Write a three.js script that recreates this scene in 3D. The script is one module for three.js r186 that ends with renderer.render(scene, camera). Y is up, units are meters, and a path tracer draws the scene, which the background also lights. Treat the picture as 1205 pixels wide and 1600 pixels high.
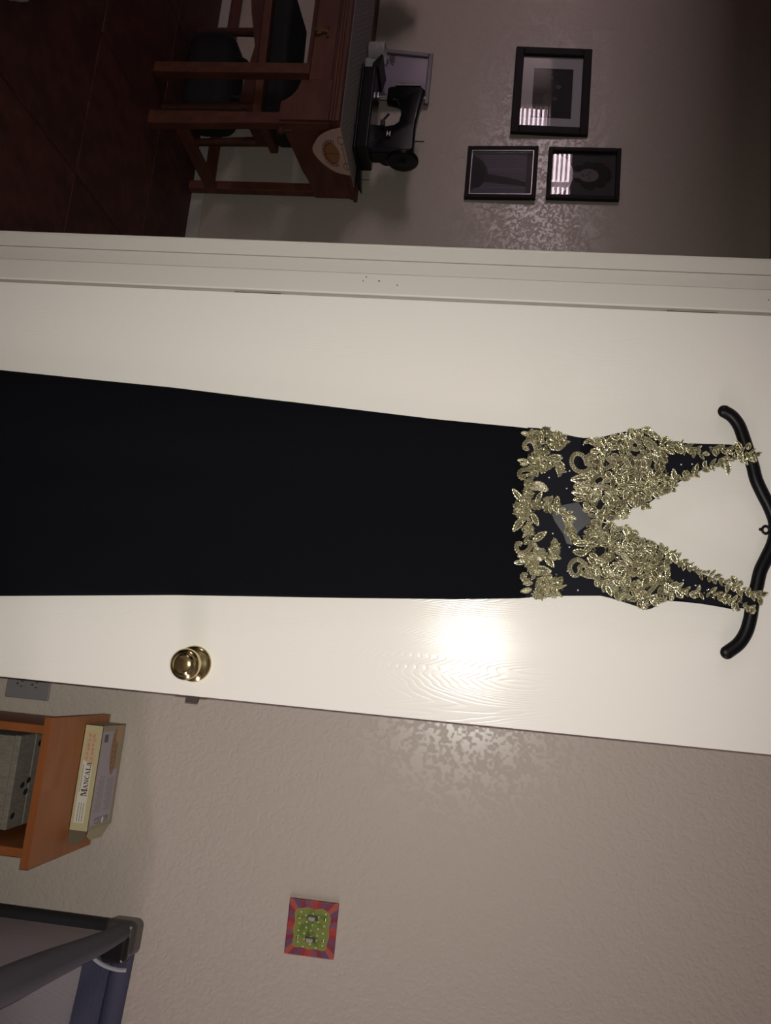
import * as THREE from 'three';
import { mergeGeometries, mergeVertices, toCreasedNormals } from 'three/addons/utils/BufferGeometryUtils.js';
import { RoundedBoxGeometry } from 'three/addons/geometries/RoundedBoxGeometry.js';
import { RectAreaLightUniformsLib } from 'three/addons/lights/RectAreaLightUniformsLib.js';

// ---------- camera, light, exposure ----------
RectAreaLightUniformsLib.init();
const scene = new THREE.Scene();
scene.background = new THREE.Color().setRGB(0.02, 0.018, 0.022);
const renderer = new THREE.WebGLRenderer();
renderer.toneMapping = THREE.LinearToneMapping;
renderer.toneMappingExposure = 1.0;
renderer.shadowMap.enabled = true;
const D2R = Math.PI / 180;
const camera = new THREE.PerspectiveCamera(2 * Math.atan(800 / 1300) / D2R, 1205 / 1600, 0.02, 60);
const EYE = new THREE.Vector3(0, 1.45, 0);
const aim = {};
{ // a phone held sideways: pitched down, a little rolled, heading left of the wall's normal
  const p = 6.5 * D2R, r = 4.2 * D2R, yaw = 11.7 * D2R;
  const f = new THREE.Vector3(0, -Math.sin(p), -Math.cos(p)), x0 = new THREE.Vector3(1, 0, 0), y0 = x0.clone().cross(f);
  const R = x0.clone().multiplyScalar(Math.cos(r)).addScaledVector(y0, Math.sin(r));
  const U = x0.clone().multiplyScalar(-Math.sin(r)).addScaledVector(y0, Math.cos(r));
  for (const v of [f, R, U]) v.applyAxisAngle(new THREE.Vector3(0, 1, 0), yaw);
  Object.assign(aim, { f, R, U });
  camera.position.copy(EYE);
  camera.quaternion.setFromRotationMatrix(new THREE.Matrix4().makeBasis(U, R.clone().negate(), f.clone().negate()));
}
camera.updateMatrixWorld();
const FLASH = 5.4, LEFT_WINDOW = 17, RIGHT_WINDOW = 13;
const PINK = new THREE.Color().setRGB(1.0, 0.81, 0.90);
const flashAt = EYE.clone().addScaledVector(aim.R, -0.009).addScaledVector(aim.U, 0.003);
const flash = new THREE.SpotLight(new THREE.Color().setRGB(1.0, 0.972, 0.89), FLASH, 0, 49 * D2R, 1, 2);
flash.name = 'phone_flash'; flash.position.copy(flashAt); flash.castShadow = true; flash.shadow.radius = 0.2;
flash.target.position.copy(flashAt).addScaledVector(aim.f, 2).addScaledVector(aim.R, 0.17).addScaledVector(aim.U, -0.16);
scene.add(flash, flash.target);
function windowLight(name, w, h, pos, look, power) {
  const l = new THREE.RectAreaLight(PINK, power, w, h);
  l.name = name; l.position.set(...pos); l.lookAt(...look); scene.add(l);
}
windowLight('window_daylight', 0.89, 0.7, [-5.805, 1.85, 1.24], [-5.805, 1.85, 0], LEFT_WINDOW);
windowLight('window_daylight', 0.90, 0.7, [-4.85, 1.85, 1.24], [-4.85, 1.85, 0], LEFT_WINDOW);
windowLight('window_daylight', 2.6, 0.32, [3.24, 1.36, -0.5], [0, 1.36, -0.5], RIGHT_WINDOW);

// ---------- helpers ----------
function rng(seed) { let s = seed >>> 0; return () => { s = (s + 0x6d2b79f5) | 0; let t = Math.imul(s ^ (s >>> 15), 1 | s); t = (t + Math.imul(t ^ (t >>> 7), 61 | t)) ^ t; return ((t ^ (t >>> 14)) >>> 0) / 4294967296; }; }
const used = new Map();
function numbered(n) { const k = used.get(n) || 0; used.set(n, k + 1); return k ? `${n}_${String(k).padStart(3, '0')}` : n; }
function shadow(o) { o.castShadow = true; o.receiveShadow = true; return o; }
function thing(name, label, category, pos = [0, 0, 0], turn = 0, group) {
  const o = new THREE.Group(); o.name = numbered(name); o.position.set(...pos); o.rotation.y = turn;
  Object.assign(o.userData, { label, category }); if (group) o.userData.group = group;
  scene.add(o); return o;
}
function part(name, geo, mat, parent, label) {
  const m = shadow(new THREE.Mesh(geo, mat)); m.name = name; if (label) m.userData.label = label; parent.add(m); return m;
}
function struct(name, geo, mat, label) {
  const m = shadow(new THREE.Mesh(geo, mat)); m.name = name; m.userData.kind = 'structure'; if (label) m.userData.label = label; scene.add(m); return m;
}
function merge(list) {
  const l = list.map((g) => { const q = g.index ? g.toNonIndexed() : g; for (const k of Object.keys(q.attributes)) if (!['position', 'normal', 'uv'].includes(k)) q.deleteAttribute(k); q.morphAttributes = {}; return q; });
  return mergeGeometries(l);
}
// a box between two corners, uv in metres
function slab(x0, x1, y0, y1, z0, z1) {
  const g = new THREE.BoxGeometry(x1 - x0, y1 - y0, z1 - z0); g.translate((x0 + x1) / 2, (y0 + y1) / 2, (z0 + z1) / 2);
  return metreUV(g);
}
function metreUV(g) {
  const p = g.attributes.position, n = g.attributes.normal, u = g.attributes.uv;
  for (let i = 0; i < p.count; i++) {
    const ax = Math.abs(n.getX(i)), ay = Math.abs(n.getY(i)), az = Math.abs(n.getZ(i));
    if (az >= ax && az >= ay) u.setXY(i, p.getX(i), p.getY(i)); else if (ax >= ay) u.setXY(i, p.getZ(i), p.getY(i)); else u.setXY(i, p.getX(i), p.getZ(i));
  }
  return g;
}
function rbox(x0, x1, y0, y1, z0, z1, r = 0.003, seg = 2) {
  const g = new RoundedBoxGeometry(x1 - x0, y1 - y0, z1 - z0, seg, r); g.translate((x0 + x1) / 2, (y0 + y1) / 2, (z0 + z1) / 2);
  return metreUV(g);
}
function V(a) { return new THREE.Vector3(...a); }
function tube(pts, r, seg = 24, rad = 8, closed = false) { return new THREE.TubeGeometry(new THREE.CatmullRomCurve3(pts.map((p) => p.isVector3 ? p : V(p)), closed, 'centripetal'), seg, r, rad, closed); }
function rod(a, b, r0, r1 = r0, seg = 12) {
  const A = V(a), B = V(b), d = B.clone().sub(A), g = new THREE.CylinderGeometry(r1, r0, d.length(), seg);
  g.applyQuaternion(new THREE.Quaternion().setFromUnitVectors(new THREE.Vector3(0, 1, 0), d.normalize())); g.translate(...A.add(B).multiplyScalar(0.5).toArray()); return g;
}
function lathe(profile, seg = 40) { return new THREE.LatheGeometry(profile.map((p) => new THREE.Vector2(...p)), seg); }
function ball(x, y, z, r, seg = 14) { const g = new THREE.SphereGeometry(r, seg, Math.max(8, seg - 4)); g.translate(x, y, z); return g; }
function poly(pts, depth, bevel = 0, seg = 2) {
  const s = new THREE.Shape(pts.map((p) => new THREE.Vector2(...p)));
  return new THREE.ExtrudeGeometry(s, { depth, bevelEnabled: bevel > 0, bevelSize: bevel, bevelThickness: bevel, bevelSegments: seg, curveSegments: 16 });
}
// periodic value noise, period in cells
function noise2(seed, P) {
  const r = rng(seed), t = new Float32Array(P * P).map(() => r());
  return (x, y) => {
    const xi = Math.floor(x), yi = Math.floor(y); let fx = x - xi, fy = y - yi; fx = fx * fx * (3 - 2 * fx); fy = fy * fy * (3 - 2 * fy);
    const m = (v) => ((v % P) + P) % P, a = t[m(yi) * P + m(xi)], b = t[m(yi) * P + m(xi + 1)], c = t[m(yi + 1) * P + m(xi)], d = t[m(yi + 1) * P + m(xi + 1)];
    return a + (b - a) * fx + (c - a) * fy + (a - b - c + d) * fx * fy;
  };
}
function dataTex(n, fn, color = false, m = n) {
  const d = new Uint8Array(n * m * 4), o = [0, 0, 0];
  for (let y = 0; y < m; y++) for (let x = 0; x < n; x++) { const v = fn(x / n, y / m, o); const k = (y * n + x) * 4; if (v === undefined) { d[k] = o[0]; d[k + 1] = o[1]; d[k + 2] = o[2]; } else d[k] = d[k + 1] = d[k + 2] = Math.max(0, Math.min(255, v * 255)); d[k + 3] = 255; }
  const t = new THREE.DataTexture(d, n, m); t.wrapS = t.wrapT = THREE.RepeatWrapping; t.magFilter = THREE.LinearFilter; t.minFilter = THREE.LinearMipmapLinearFilter; t.generateMipmaps = true;
  if (color) t.colorSpace = THREE.SRGBColorSpace; t.needsUpdate = true; return t;
}
function canvasTex(w, h, draw) {
  const c = document.createElement('canvas'); c.width = w; c.height = h; const g = c.getContext('2d'); draw(g, w, h);
  const t = new THREE.CanvasTexture(c); t.colorSpace = THREE.SRGBColorSpace; t.anisotropy = 8; return t;
}
const rgb = (r, g, b) => new THREE.Color().setRGB(r, g, b);
function std(o) { return new THREE.MeshStandardMaterial(o); }
function phys(o) { return new THREE.MeshPhysicalMaterial(o); }

// ---------- materials of the room ----------
// orange-peel wall texture: one square metre
const nA = noise2(1, 64), nB = noise2(2, 160), nC = noise2(3, 320), nD = noise2(4, 24), nE = noise2(7, 256), nF = noise2(8, 96);
// knocked-down plaster: flat smooth patches standing a little proud of a grainy ground
const flats = (u, v) => { const q = 0.9 * nA(u * 64, v * 64), t = 0.40 * nF(u * 96 + q, v * 96) + 0.44 * nB(u * 160, v * 160 + q) + 0.16 * nD(u * 24, v * 24); return Math.min(1, Math.max(0, (t - 0.47) * 9)); };
const peel = dataTex(1024, (u, v) => 0.30 * flats(u, v) + 0.22 * nD(u * 24 + 3, v * 24) + 0.26 * nB(u * 160, v * 160) * (1 - 0.6 * flats(u, v)) + 0.22 * nE(u * 256, v * 256) * (1 - 0.6 * flats(u, v)));
const smooth = dataTex(1024, (u, v) => 0.12 + 0.88 * flats(u, v));
const wallPaint = phys({ color: rgb(0.50, 0.44, 0.38), roughness: 0.6, bumpMap: peel, bumpScale: 0.0019, clearcoat: 0.8, clearcoatMap: smooth, clearcoatRoughness: 0.24 });
const ceilingPaint = std({ color: rgb(0.30, 0.27, 0.24), roughness: 0.9, bumpMap: peel, bumpScale: 0.001 });
// embossed wood grain of the door face: contour lines of a stretched noise
const gA = noise2(11, 16), gB = noise2(12, 64), gC = noise2(13, 128);
const grain = dataTex(1024, (u, v) => {
  const warp = gA(u * 6, v * 2) + gA(u * 12 + 5, v * 3) * 0.30 + gB(u * 60, v * 6) * 0.05 + gC(u * 128, v * 16) * 0.012;
  const q = warp * 62 + 0.8 * gB(warp * 9, 3.3), k = q - Math.floor(q), line = Math.max(0, 1 - Math.abs(k - 0.5) / (0.17 + 0.14 * gB(u * 30, v * 8)));
  const pores = gC(u * 128, v * 14), deep = 0.25 + 0.75 * gB(u * 22, v * 5);
  return 0.8 - 0.55 * line * deep * (0.4 + 0.6 * pores) - 0.10 * Math.max(0, pores - 0.6);
}, false, 1024);
grain.repeat.set(1 / 0.8, 1 / 1.1);
const doorPaint = phys({ color: rgb(0.78, 0.755, 0.705), roughness: 0.195, specularIntensity: 0.36, bumpMap: grain, bumpScale: 0.00034 });
const trimPaint = std({ color: rgb(0.64, 0.615, 0.56), roughness: 0.5 });
const carpet = std({ color: rgb(0.34, 0.29, 0.23), roughness: 1, bumpMap: peel, bumpScale: 0.004 });
const groutMat = std({ color: rgb(0.05, 0.032, 0.026), roughness: 0.95 });
const tileNoise = dataTex(512, (u, v, o) => {
  const a = nD(u * 24, v * 24), b = nA(u * 64, v * 64), c = nC(u * 320, v * 320), k = 0.62 + 0.30 * a + 0.16 * b + 0.10 * c;
  o[0] = 255 * Math.min(1, 0.46 * k); o[1] = 255 * Math.min(1, 0.245 * k); o[2] = 255 * Math.min(1, 0.205 * k);
}, true);
const tileMats = [0, 1, 2].map((i) => { const t = tileNoise.clone(); t.offset.set(i * 0.37, i * 0.21); t.needsUpdate = true; return std({ map: t, color: rgb(0.46 + 0.05 * i, 0.58 + 0.04 * i, 0.66 + 0.04 * i), roughness: 0.62 }); });

// ---------- the two rooms ----------
const CEIL = 2.6;
// right-hand room (the camera's)
const floorR = struct('floor', slab(-0.71, 3.3, -0.12, 0, -2.05, 2.4), carpet);
struct('ceiling', slab(-6.6, 3.5, CEIL, CEIL + 0.1, -3.6, 2.6), ceilingPaint);
struct('wall_back', slab(-0.71, 3.4, 0, CEIL, -2.17, -2.05), wallPaint, 'beige textured wall behind the open white door');
struct('wall_behind', slab(-0.71, 3.4, 0, CEIL, 2.4, 2.52), wallPaint);
struct('wall_right', merge([slab(3.3, 3.4, 0, 1.2, -2.05, 2.4), slab(3.3, 3.4, 1.52, CEIL, -2.05, 2.4), slab(3.3, 3.4, 1.2, 1.52, -2.05, -1.8), slab(3.3, 3.4, 1.2, 1.52, 0.8, 2.4)]), wallPaint);
// partition with the doorway
struct('wall_partition', merge([slab(-0.812, -0.71, 0, CEIL, -3.4, -1.455), slab(-0.812, -0.71, 2.06, CEIL, -1.455, -0.66), slab(-0.812, -0.71, 0, CEIL, -0.66, 2.4)]), wallPaint);
// left-hand room
struct('wall_left_back', slab(-6.5, -0.82, 0, CEIL, -3.52, -3.4), wallPaint, 'beige textured wall of the darker room beyond the doorway');
struct('wall_left_side', slab(-6.6, -6.5, 0, CEIL, -3.52, 1.42), wallPaint);
struct('wall_left_front', merge([slab(-6.5, -0.82, 0, 1.5, 1.3, 1.42), slab(-6.5, -0.82, 2.2, CEIL, 1.3, 1.42), slab(-6.5, -6.25, 1.5, 2.2, 1.3, 1.42), slab(-5.36, -5.30, 1.5, 2.2, 1.3, 1.42), slab(-4.4, -0.82, 1.5, 2.2, 1.3, 1.42)]), wallPaint);
const floorL = struct('floor_tiled', slab(-6.5, -0.71, -0.12, -0.006, -3.4, 1.3), groutMat, 'dark terracotta tile floor of the room beyond the doorway');
{
  const P = 0.555, G = 0.005, r = rng(5);
  const variants = [0, 1, 2].map((i) => { const g = rbox(-P / 2 + G / 2, P / 2 - G / 2, -0.012, 0.0, -P / 2 + G / 2, P / 2 - G / 2, 0.003, 1); return g; });
  for (let i = 0; i < 11; i++) for (let j = 0; j < 9; j++) {
    const x0 = -0.485 - P * 0.0 - i * P, z0 = -3.52 + j * P; // grid lines at x = -1.595, z = -2.41
    const cx = -1.595 + P / 2 + P - i * P, cz = -2.41 - 1.5 * P + j * P;
    if (cx - P / 2 > -0.85 || cx + P / 2 < -6.5 || cz - P / 2 > 1.3) continue;
    let g = variants[(i + j) % 3];
    const xa = Math.max(cx - P / 2 + G / 2, -6.5), xb = Math.min(cx + P / 2 - G / 2, -0.822), za = Math.max(cz - P / 2 + G / 2, -3.4), zb = Math.min(cz + P / 2 - G / 2, 1.3);
    if (xb - xa < 0.02 || zb - za < 0.02) continue;
    const whole = xb - xa > P - G - 0.001 && zb - za > P - G - 0.001;
    const t = part(`tile_${String(i * 9 + j).padStart(3, '0')}`, whole ? g : rbox(xa - cx, xb - cx, -0.012, 0, za - cz, zb - cz, 0.003, 1), tileMats[Math.floor(r() * 3)], floorL);
    t.position.set(cx, 0.0005 * r(), cz);
  }
}
struct('added_shade_beam', slab(-6.5, -0.812, 1.955, CEIL, -0.96, -0.84), wallPaint, 'unseen beam added under the ceiling to shade the upper wall beyond the doorway');  // added out of view: blocks window light so the wall darkens upward
struct('floor_threshold', slab(-0.82, -0.71, -0.006, 0.004, -1.435, -0.68), std({ color: rgb(0.25, 0.15, 0.08), roughness: 0.5 }));
const baseProfile = (x0, x1, z0, z1) => rbox(x0, x1, 0, 0.062, z0, z1, 0.004);
struct('baseboard_left', baseProfile(-6.5, -0.82, -3.4, -3.388), std({ color: rgb(0.55, 0.52, 0.48), roughness: 0.5 }), 'low white baseboard under the beige wall beyond the doorway');
struct('baseboard_back', baseProfile(-0.71, 3.3, -2.05, -2.038), trimPaint);
// jamb, stop and casings of the doorway
const jambDepth = 0.02;
const jamb = struct('trim_1', merge([slab(-0.811, -0.7842, 0, 2.05, -1.455, -1.435), slab(-0.7842, -0.7818, 0, 2.05, -1.455, -1.441), slab(-0.7818, -0.7065, 0, 2.05, -1.455, -1.435)]), trimPaint, 'white painted door jamb facing the camera beside the hinge edge of the door');
part('jamb_board', rbox(-0.7817, -0.7530, 0, 2.05, -1.4365, -1.4340, 0.0008), trimPaint, jamb);
part('door_stop', rbox(-0.7515, -0.7068, 0, 2.05, -1.44, -1.4248, 0.0035, 3), trimPaint, jamb);
part('casing', merge([rbox(-0.8172, -0.8122, 0, 2.12, -1.51, -1.4365, 0.0015)]), trimPaint, jamb);
part('casing', merge([rbox(-0.7095, -0.695, 0, 2.12, -1.515, -1.466, 0.002)]), trimPaint, jamb);
{
  // dark chips in the paint of the jamb
  const chip = std({ color: rgb(0.12, 0.11, 0.09), roughness: 0.9 }), gs = [];
  for (const [x, y, r] of [[-0.735, 1.23, 0.0016], [-0.742, 1.205, 0.0012], [-0.728, 1.265, 0.0014], [-0.738, 2.01, 0.0016], [-0.731, 1.985, 0.0013], [-0.73, 1.93, 0.0012], [-0.734, 1.2, 0.0011]]) { const g = new THREE.CylinderGeometry(r, r * 1.2, 0.0006, 7); g.rotateX(Math.PI / 2); g.translate(x, y, -1.4247); gs.push(g); }
  part('paint_chips', merge(gs), chip, jamb);
}
const jamb2 = struct('trim_2', slab(-0.8055, -0.7065, 0, 2.05, -0.68, -0.66), trimPaint);
part('door_stop', rbox(-0.783, -0.7515, 0, 2.05, -0.69, -0.679, 0.002), trimPaint, jamb2);
part('casing', rbox(-0.822, -0.8065, 0, 2.12, -0.675, -0.60, 0.002), trimPaint, jamb2);
part('casing', rbox(-0.7095, -0.695, 0, 2.12, -0.675, -0.60, 0.002), trimPaint, jamb2);
struct('trim_3', slab(-0.8055, -0.7065, 2.05, 2.065, -1.44, -0.66), trimPaint);

// windows: frames, panes and blinds (behind the camera; they show in the picture glass)
const glow = std({ color: rgb(0.2, 0.2, 0.2), emissive: PINK, emissiveIntensity: 1.0, roughness: 0.4 });
const frameWhite = std({ color: rgb(0.6, 0.58, 0.56), roughness: 0.5 });
function makeWindow(n, x0, x1) {
  const w = struct(`window_${n}`, merge([slab(x0, x0 + 0.03, 1.5, 2.2, 1.26, 1.34), slab(x1 - 0.03, x1, 1.5, 2.2, 1.26, 1.34), slab(x0, x1, 1.5, 1.53, 1.26, 1.34), slab(x0, x1, 2.17, 2.2, 1.26, 1.34)]), frameWhite);
  part('window_pane', slab(x0 + 0.02, x1 - 0.02, 1.52, 2.18, 1.30, 1.306), glow, w);
}
makeWindow(1, -6.25, -5.36); makeWindow(2, -5.30, -4.4);
{
  const w = struct('window_3', merge([slab(3.27, 3.36, 1.2, 1.52, -1.8, -1.77), slab(3.27, 3.36, 1.2, 1.52, 0.77, 0.8), slab(3.27, 3.36, 1.19, 1.21, -1.8, 0.8), slab(3.27, 3.36, 1.51, 1.53, -1.8, 0.8)]), frameWhite);
  part('window_pane', slab(3.32, 3.326, 1.2, 1.52, -1.79, 0.79), glow, w);
}
function makeBlind(x0, x1, label) {
  const b = thing('window_blind', label, 'blind', [(x0 + x1) / 2, 0, 1.19], 0, 'blinds reflected in the picture glass');
  const W = x1 - x0 + 0.04, g = rbox(-W / 2, W / 2, -0.0015, 0.0015, -0.025, 0.025, 0.0012, 1), m = std({ color: rgb(0.62, 0.56, 0.56), roughness: 0.6 });
  g.rotateX(0.42);
  part('head_rail', rbox(-W / 2, W / 2, 2.2, 2.25, -0.03, 0.03, 0.004), m, b);
  for (let k = 0; k < 15; k++) part('slat', g, m, b).position.y = 1.5 + k * 0.0485;
  for (const k of [-1, 1]) part('cord', rod([k * W / 3, 1.5, 0.0], [k * W / 3, 2.2, 0.0], 0.0015), m, b);
}
makeBlind(-6.25, -5.36, 'white horizontal slat blind reflected in the largest framed picture');
makeBlind(-5.30, -4.4, 'white horizontal slat blind reflected in the portrait of a woman');
{ // the phone that takes the picture
  const ph = thing('phone', 'black phone held sideways at eye height with its flash lit', 'phone', EYE.toArray());
  ph.quaternion.copy(camera.quaternion);
  part('body', rbox(-0.035, 0.035, -0.03, 0.11, 0.004, 0.0115, 0.003), std({ color: rgb(0.02, 0.02, 0.02), roughness: 0.4 }), ph);
  const led = ball(0.003, 0.009, 0.0, 0.0035, 10); // camera x is up, camera y is left
  part('flash_lamp', led, std({ color: rgb(1, 1, 1), emissive: rgb(1, 0.96, 0.88), emissiveIntensity: 2 }), ph);
}
// ---------- the open door ----------
const HINGE = [-0.7000, 0, -1.4236], DOOR_TURN = 0.0471, DW = 0.754;
const brass = phys({ color: rgb(0.60, 0.52, 0.27), metalness: 1, roughness: 0.17 });
const darkSteel = std({ color: rgb(0.10, 0.08, 0.07), metalness: 0.8, roughness: 0.45 });
const door = new THREE.Group(); door.name = 'door_1'; door.position.set(...HINGE); door.rotation.y = DOOR_TURN; scene.add(door);
Object.assign(door.userData, { kind: 'structure', label: 'white wood-grain door standing open with a black gown on it' });
part('door_panel', rbox(0, DW, 0.012, 2.035, -0.035, 0, 0.002), doorPaint, door);
{
  const k = part('door_knob', merge([
    lathe([[0.0001, 0.0625], [0.008, 0.0622], [0.014, 0.0605], [0.0175, 0.058], [0.0182, 0.0555], [0.0195, 0.0548], [0.0235, 0.053], [0.0262, 0.049], [0.027, 0.044], [0.0262, 0.039], [0.022, 0.034], [0.0155, 0.029], [0.0125, 0.024], [0.012, 0.016], [0.0125, 0.012]]),
  ]).rotateX(Math.PI / 2), brass, door, 'polished brass round door knob');
  k.position.set(0.698, 0.967, 0);
  part('rosette', lathe([[0.0115, 0.0135], [0.015, 0.0132], [0.0185, 0.011], [0.024, 0.0085], [0.029, 0.006], [0.0318, 0.003], [0.032, 0.0]]).rotateX(Math.PI / 2), brass, k);
  const l = part('latch', merge([rbox(DW, DW + 0.0016, 0.938, 0.995, -0.03, -0.005, 0.0006), poly([[0, 0], [0.012, 0], [0.012, 0.004], [0, 0.014]], 0.022).rotateX(-Math.PI / 2).rotateZ(0).translate(DW, 0.956, -0.011)]), darkSteel, door, 'dark latch bolt sticking out of the door edge');
  for (const y of [0.25, 1.0, 1.8]) part('hinge', merge([rod([-0.006, y - 0.045, -0.041], [-0.006, y + 0.045, -0.041], 0.006), slab(-0.0025, 0, y - 0.045, y + 0.045, -0.035, -0.004)]), brass, door);
}

// ---------- the gown on its hanger ----------
const SKIRT_LEFT = [[186,523],[194,699],[201,870],[212,1037],[221,1199],[230,1358],[235,1516],[237,1538]];
const SKIRT_RIGHT = [[610,597],[581,921],[560,1233],[546,1421],[535,1535],[532,1548]];
const WAIST = [[238,1521],[238,1539],[244,1570],[249,1601],[252,1629],[265,1639],[310,1647],[356,1638],[372,1579],[390,1572],[400,1577],[422,1593],[437,1599],[445,1632],[477,1644],[520,1662],[525,1605],[532,1548],[532,1537]];
const CUP_LEFT = [[251,1614],[249,1644],[241,1666],[232,1697],[225,1725],[229,1733],[234,1739],[247,1758],[251,1781],[247,1867],[252,1895],[263,1902],[267,1879],[278,1850],[297,1809],[325,1769],[357,1733],[364,1710],[381,1690],[393,1664],[392,1640],[364,1617],[313,1611]];
const CUP_RIGHT = [[522,1639],[520,1661],[523,1680],[530,1710],[537,1738],[535,1744],[531,1750],[519,1766],[516,1788],[522,1881],[521,1906],[506,1916],[498,1911],[485,1866],[471,1825],[447,1776],[425,1746],[415,1712],[405,1694],[397,1664],[394,1640],[413,1620],[436,1610],[479,1623]];
const SHEER = [[390,1561],[365,1571],[349,1600],[349,1649],[432,1659],[448,1622],[435,1586]];
const LEAVES = [[251,1524,249,1510,7],[251,1529,241,1528,6],[264,1547,244,1544,8],[299,1525,298,1507,7],[304,1525,305,1512,7],[293,1556,286,1581,9],[295,1566,305,1571,9],[300,1571,303,1588,10],[304,1578,322,1581,9],[337,1538,348,1562,13],[370,1520,350,1502,10],[370,1544,351,1552,8],[365,1555,361,1570,7],[372,1578,357,1579,8],[399,1524,423,1508,12],[390,1538,410,1550,9],[437,1543,420,1564,11],[468,1536,465,1518,8],[475,1531,477,1513,8],[444,1580,430,1578,9],[461,1576,463,1588,9],[462,1565,479,1580,11],[486,1549,487,1576,12],[509,1546,512,1530,7],[520,1545,525,1527,8],[378,1583,389,1591,8],[385,1589,387,1600,7],[391,1591,401,1598,8],[395,1597,398,1606,7],[401,1601,417,1603,9],[410,1605,424,1600,8],[419,1608,432,1608,9],[254,1633,260,1618,8],[321,1632,327,1600,12],[346,1627,338,1606,9],[351,1624,348,1603,9],[357,1626,361,1606,8],[452,1633,450,1610,10],[434,1635,436,1611,10],[278,1860,300,1859,8],[255,1880,241,1871,9],[254,1891,242,1893,8],[308,1809,295,1807,8],[313,1796,298,1789,9],[330,1767,335,1775,8],[315,1773,296,1770,9],[484,1878,471,1869,10],[486,1882,477,1886,7],[494,1895,487,1898,8],[518,1901,530,1906,9],[522,1881,528,1881,7],[447,1780,439,1783,7],[375,1685,387,1697,10],[369,1693,381,1699,9],[382,1675,389,1684,8],[361,1724,366,1736,9],[364,1719,370,1725,8],[403,1694,399,1701,8],[409,1705,412,1717,9]];
const FLOWERS = [[255,1528,10],[260,1572,18],[281,1552,11],[298,1542,19],[338,1529,9],[358,1528,11],[384,1522,18],[419,1533,10],[459,1556,11],[470,1542,14],[450,1580,10],[512,1572,22],[484,1545,10],[312,1550,7],[306,1559,8],[528,1555,9],[244,1552,9],[379,1566,10],[374,1577,8],[374,1545,10]];
const SCROLLS = [[[286,1539],[272,1536],[264,1530],[264,1522],[271,1517],[278,1520],[276,1525]],[[325,1539],[316,1533],[314,1523],[318,1513],[325,1512],[330,1518],[324,1521]],[[437,1539],[449,1538],[458,1530],[459,1520],[451,1515],[443,1518],[446,1524]],[[505,1542],[506,1533],[501,1528],[496,1530],[498,1536]],[[284,1636],[291,1625],[282,1616],[281,1605],[293,1599],[306,1604],[312,1615],[308,1628],[297,1635]],[[280,1631],[287,1624],[297,1625],[298,1633]],[[494,1653],[487,1641],[473,1633],[464,1622],[467,1611],[479,1606],[491,1614],[486,1623],[475,1622]],[[490,1648],[490,1635],[485,1625],[476,1623],[472,1630],[478,1636],[484,1632]],[[250,1696],[264,1699],[266,1708],[258,1713],[252,1708]],[[281,1700],[283,1710],[276,1719],[266,1716]],[[246,1720],[248,1727],[259,1738],[262,1734],[256,1723],[246,1719]],[[510,1709],[497,1712],[495,1719],[505,1723],[512,1716],[505,1711]],[[516,1725],[501,1728],[494,1737],[493,1748],[509,1738],[517,1730]],[[483,1708],[480,1717],[484,1724]],[[334,1634],[320,1640],[315,1650],[321,1659]],[[352,1659],[363,1671],[359,1689],[346,1702]],[[453,1644],[461,1655],[460,1670],[451,1678]],[[282,1657],[295,1668],[304,1657]]];
const FILL_LEFT = [[257,1630],[249,1655],[234,1698],[228,1724],[239,1741],[247,1763],[253,1795],[266,1795],[264,1769],[271,1758],[297,1757],[313,1770],[333,1767],[353,1740],[365,1709],[381,1692],[390,1667],[394,1648],[382,1629],[351,1624],[341,1610],[318,1618],[313,1636],[284,1636]];
const FILL_RIGHT = [[399,1630],[396,1667],[404,1684],[406,1700],[415,1714],[424,1743],[436,1764],[447,1778],[462,1770],[478,1768],[490,1777],[497,1796],[512,1790],[518,1767],[534,1739],[527,1700],[516,1668],[504,1651],[488,1645],[467,1633],[434,1635],[422,1623]];
const HOLES = [[255,1729,10],[273,1705,8],[290,1661,6],[324,1645,7],[306,1666,6],[366,1653,7],[447,1654,8],[462,1676,6],[488,1715,8],[504,1744,9],[430,1637,4],[260,1702,4],[504,1716,4]];
const TRIMS = [[[244,1546],[258,1538],[271,1547],[288,1550],[304,1540],[320,1536],[332,1531],[347,1530],[364,1528],[381,1522],[396,1526],[411,1532],[425,1535],[439,1539],[452,1547],[465,1550],[479,1545],[492,1550],[501,1557],[514,1566],[529,1559]],[[289,1559],[295,1568],[306,1576],[317,1583]],[[371,1553],[374,1566],[377,1582],[388,1593],[404,1601],[421,1607],[431,1615]],[[472,1564],[463,1574],[450,1580],[434,1580]],[[243,1551],[249,1564],[256,1577],[267,1584]],[[527,1575],[521,1586],[510,1592],[498,1587]],[[254,1759],[256,1779],[260,1795],[266,1809],[263,1822]],[[258,1830],[258,1848],[257,1869],[259,1885],[266,1904]],[[327,1767],[312,1783],[301,1802],[290,1823],[278,1849],[269,1875],[268,1902]],[[494,1771],[500,1790],[506,1806],[502,1821]],[[500,1831],[506,1841],[509,1858],[513,1877],[516,1893],[522,1907]],[[443,1769],[451,1784],[461,1798],[467,1812],[472,1828],[479,1845],[485,1861],[492,1878],[496,1896],[500,1918]]];
const GEMS = [[325,1563],[342,1594],[252,1564],[311,1597],[381,1541],[263,1618],[443,1604],[422,1575],[484,1603],[515,1622],[287,1783],[285,1801],[307,1772],[484,1793],[491,1813],[279,1824],[323,1781],[379,1556]];
const HANGER = [[185,1855],[192,1867],[207,1879],[227,1887],[257,1897],[278,1904],[301,1910],[325,1921],[346,1932],[369,1941],[387,1943],[408,1940],[433,1930],[457,1920],[482,1915],[511,1909],[539,1905],[561,1899],[580,1888],[596,1870]];
const mm = (p) => [p[0] / 1000, p[1] / 1000];
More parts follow.
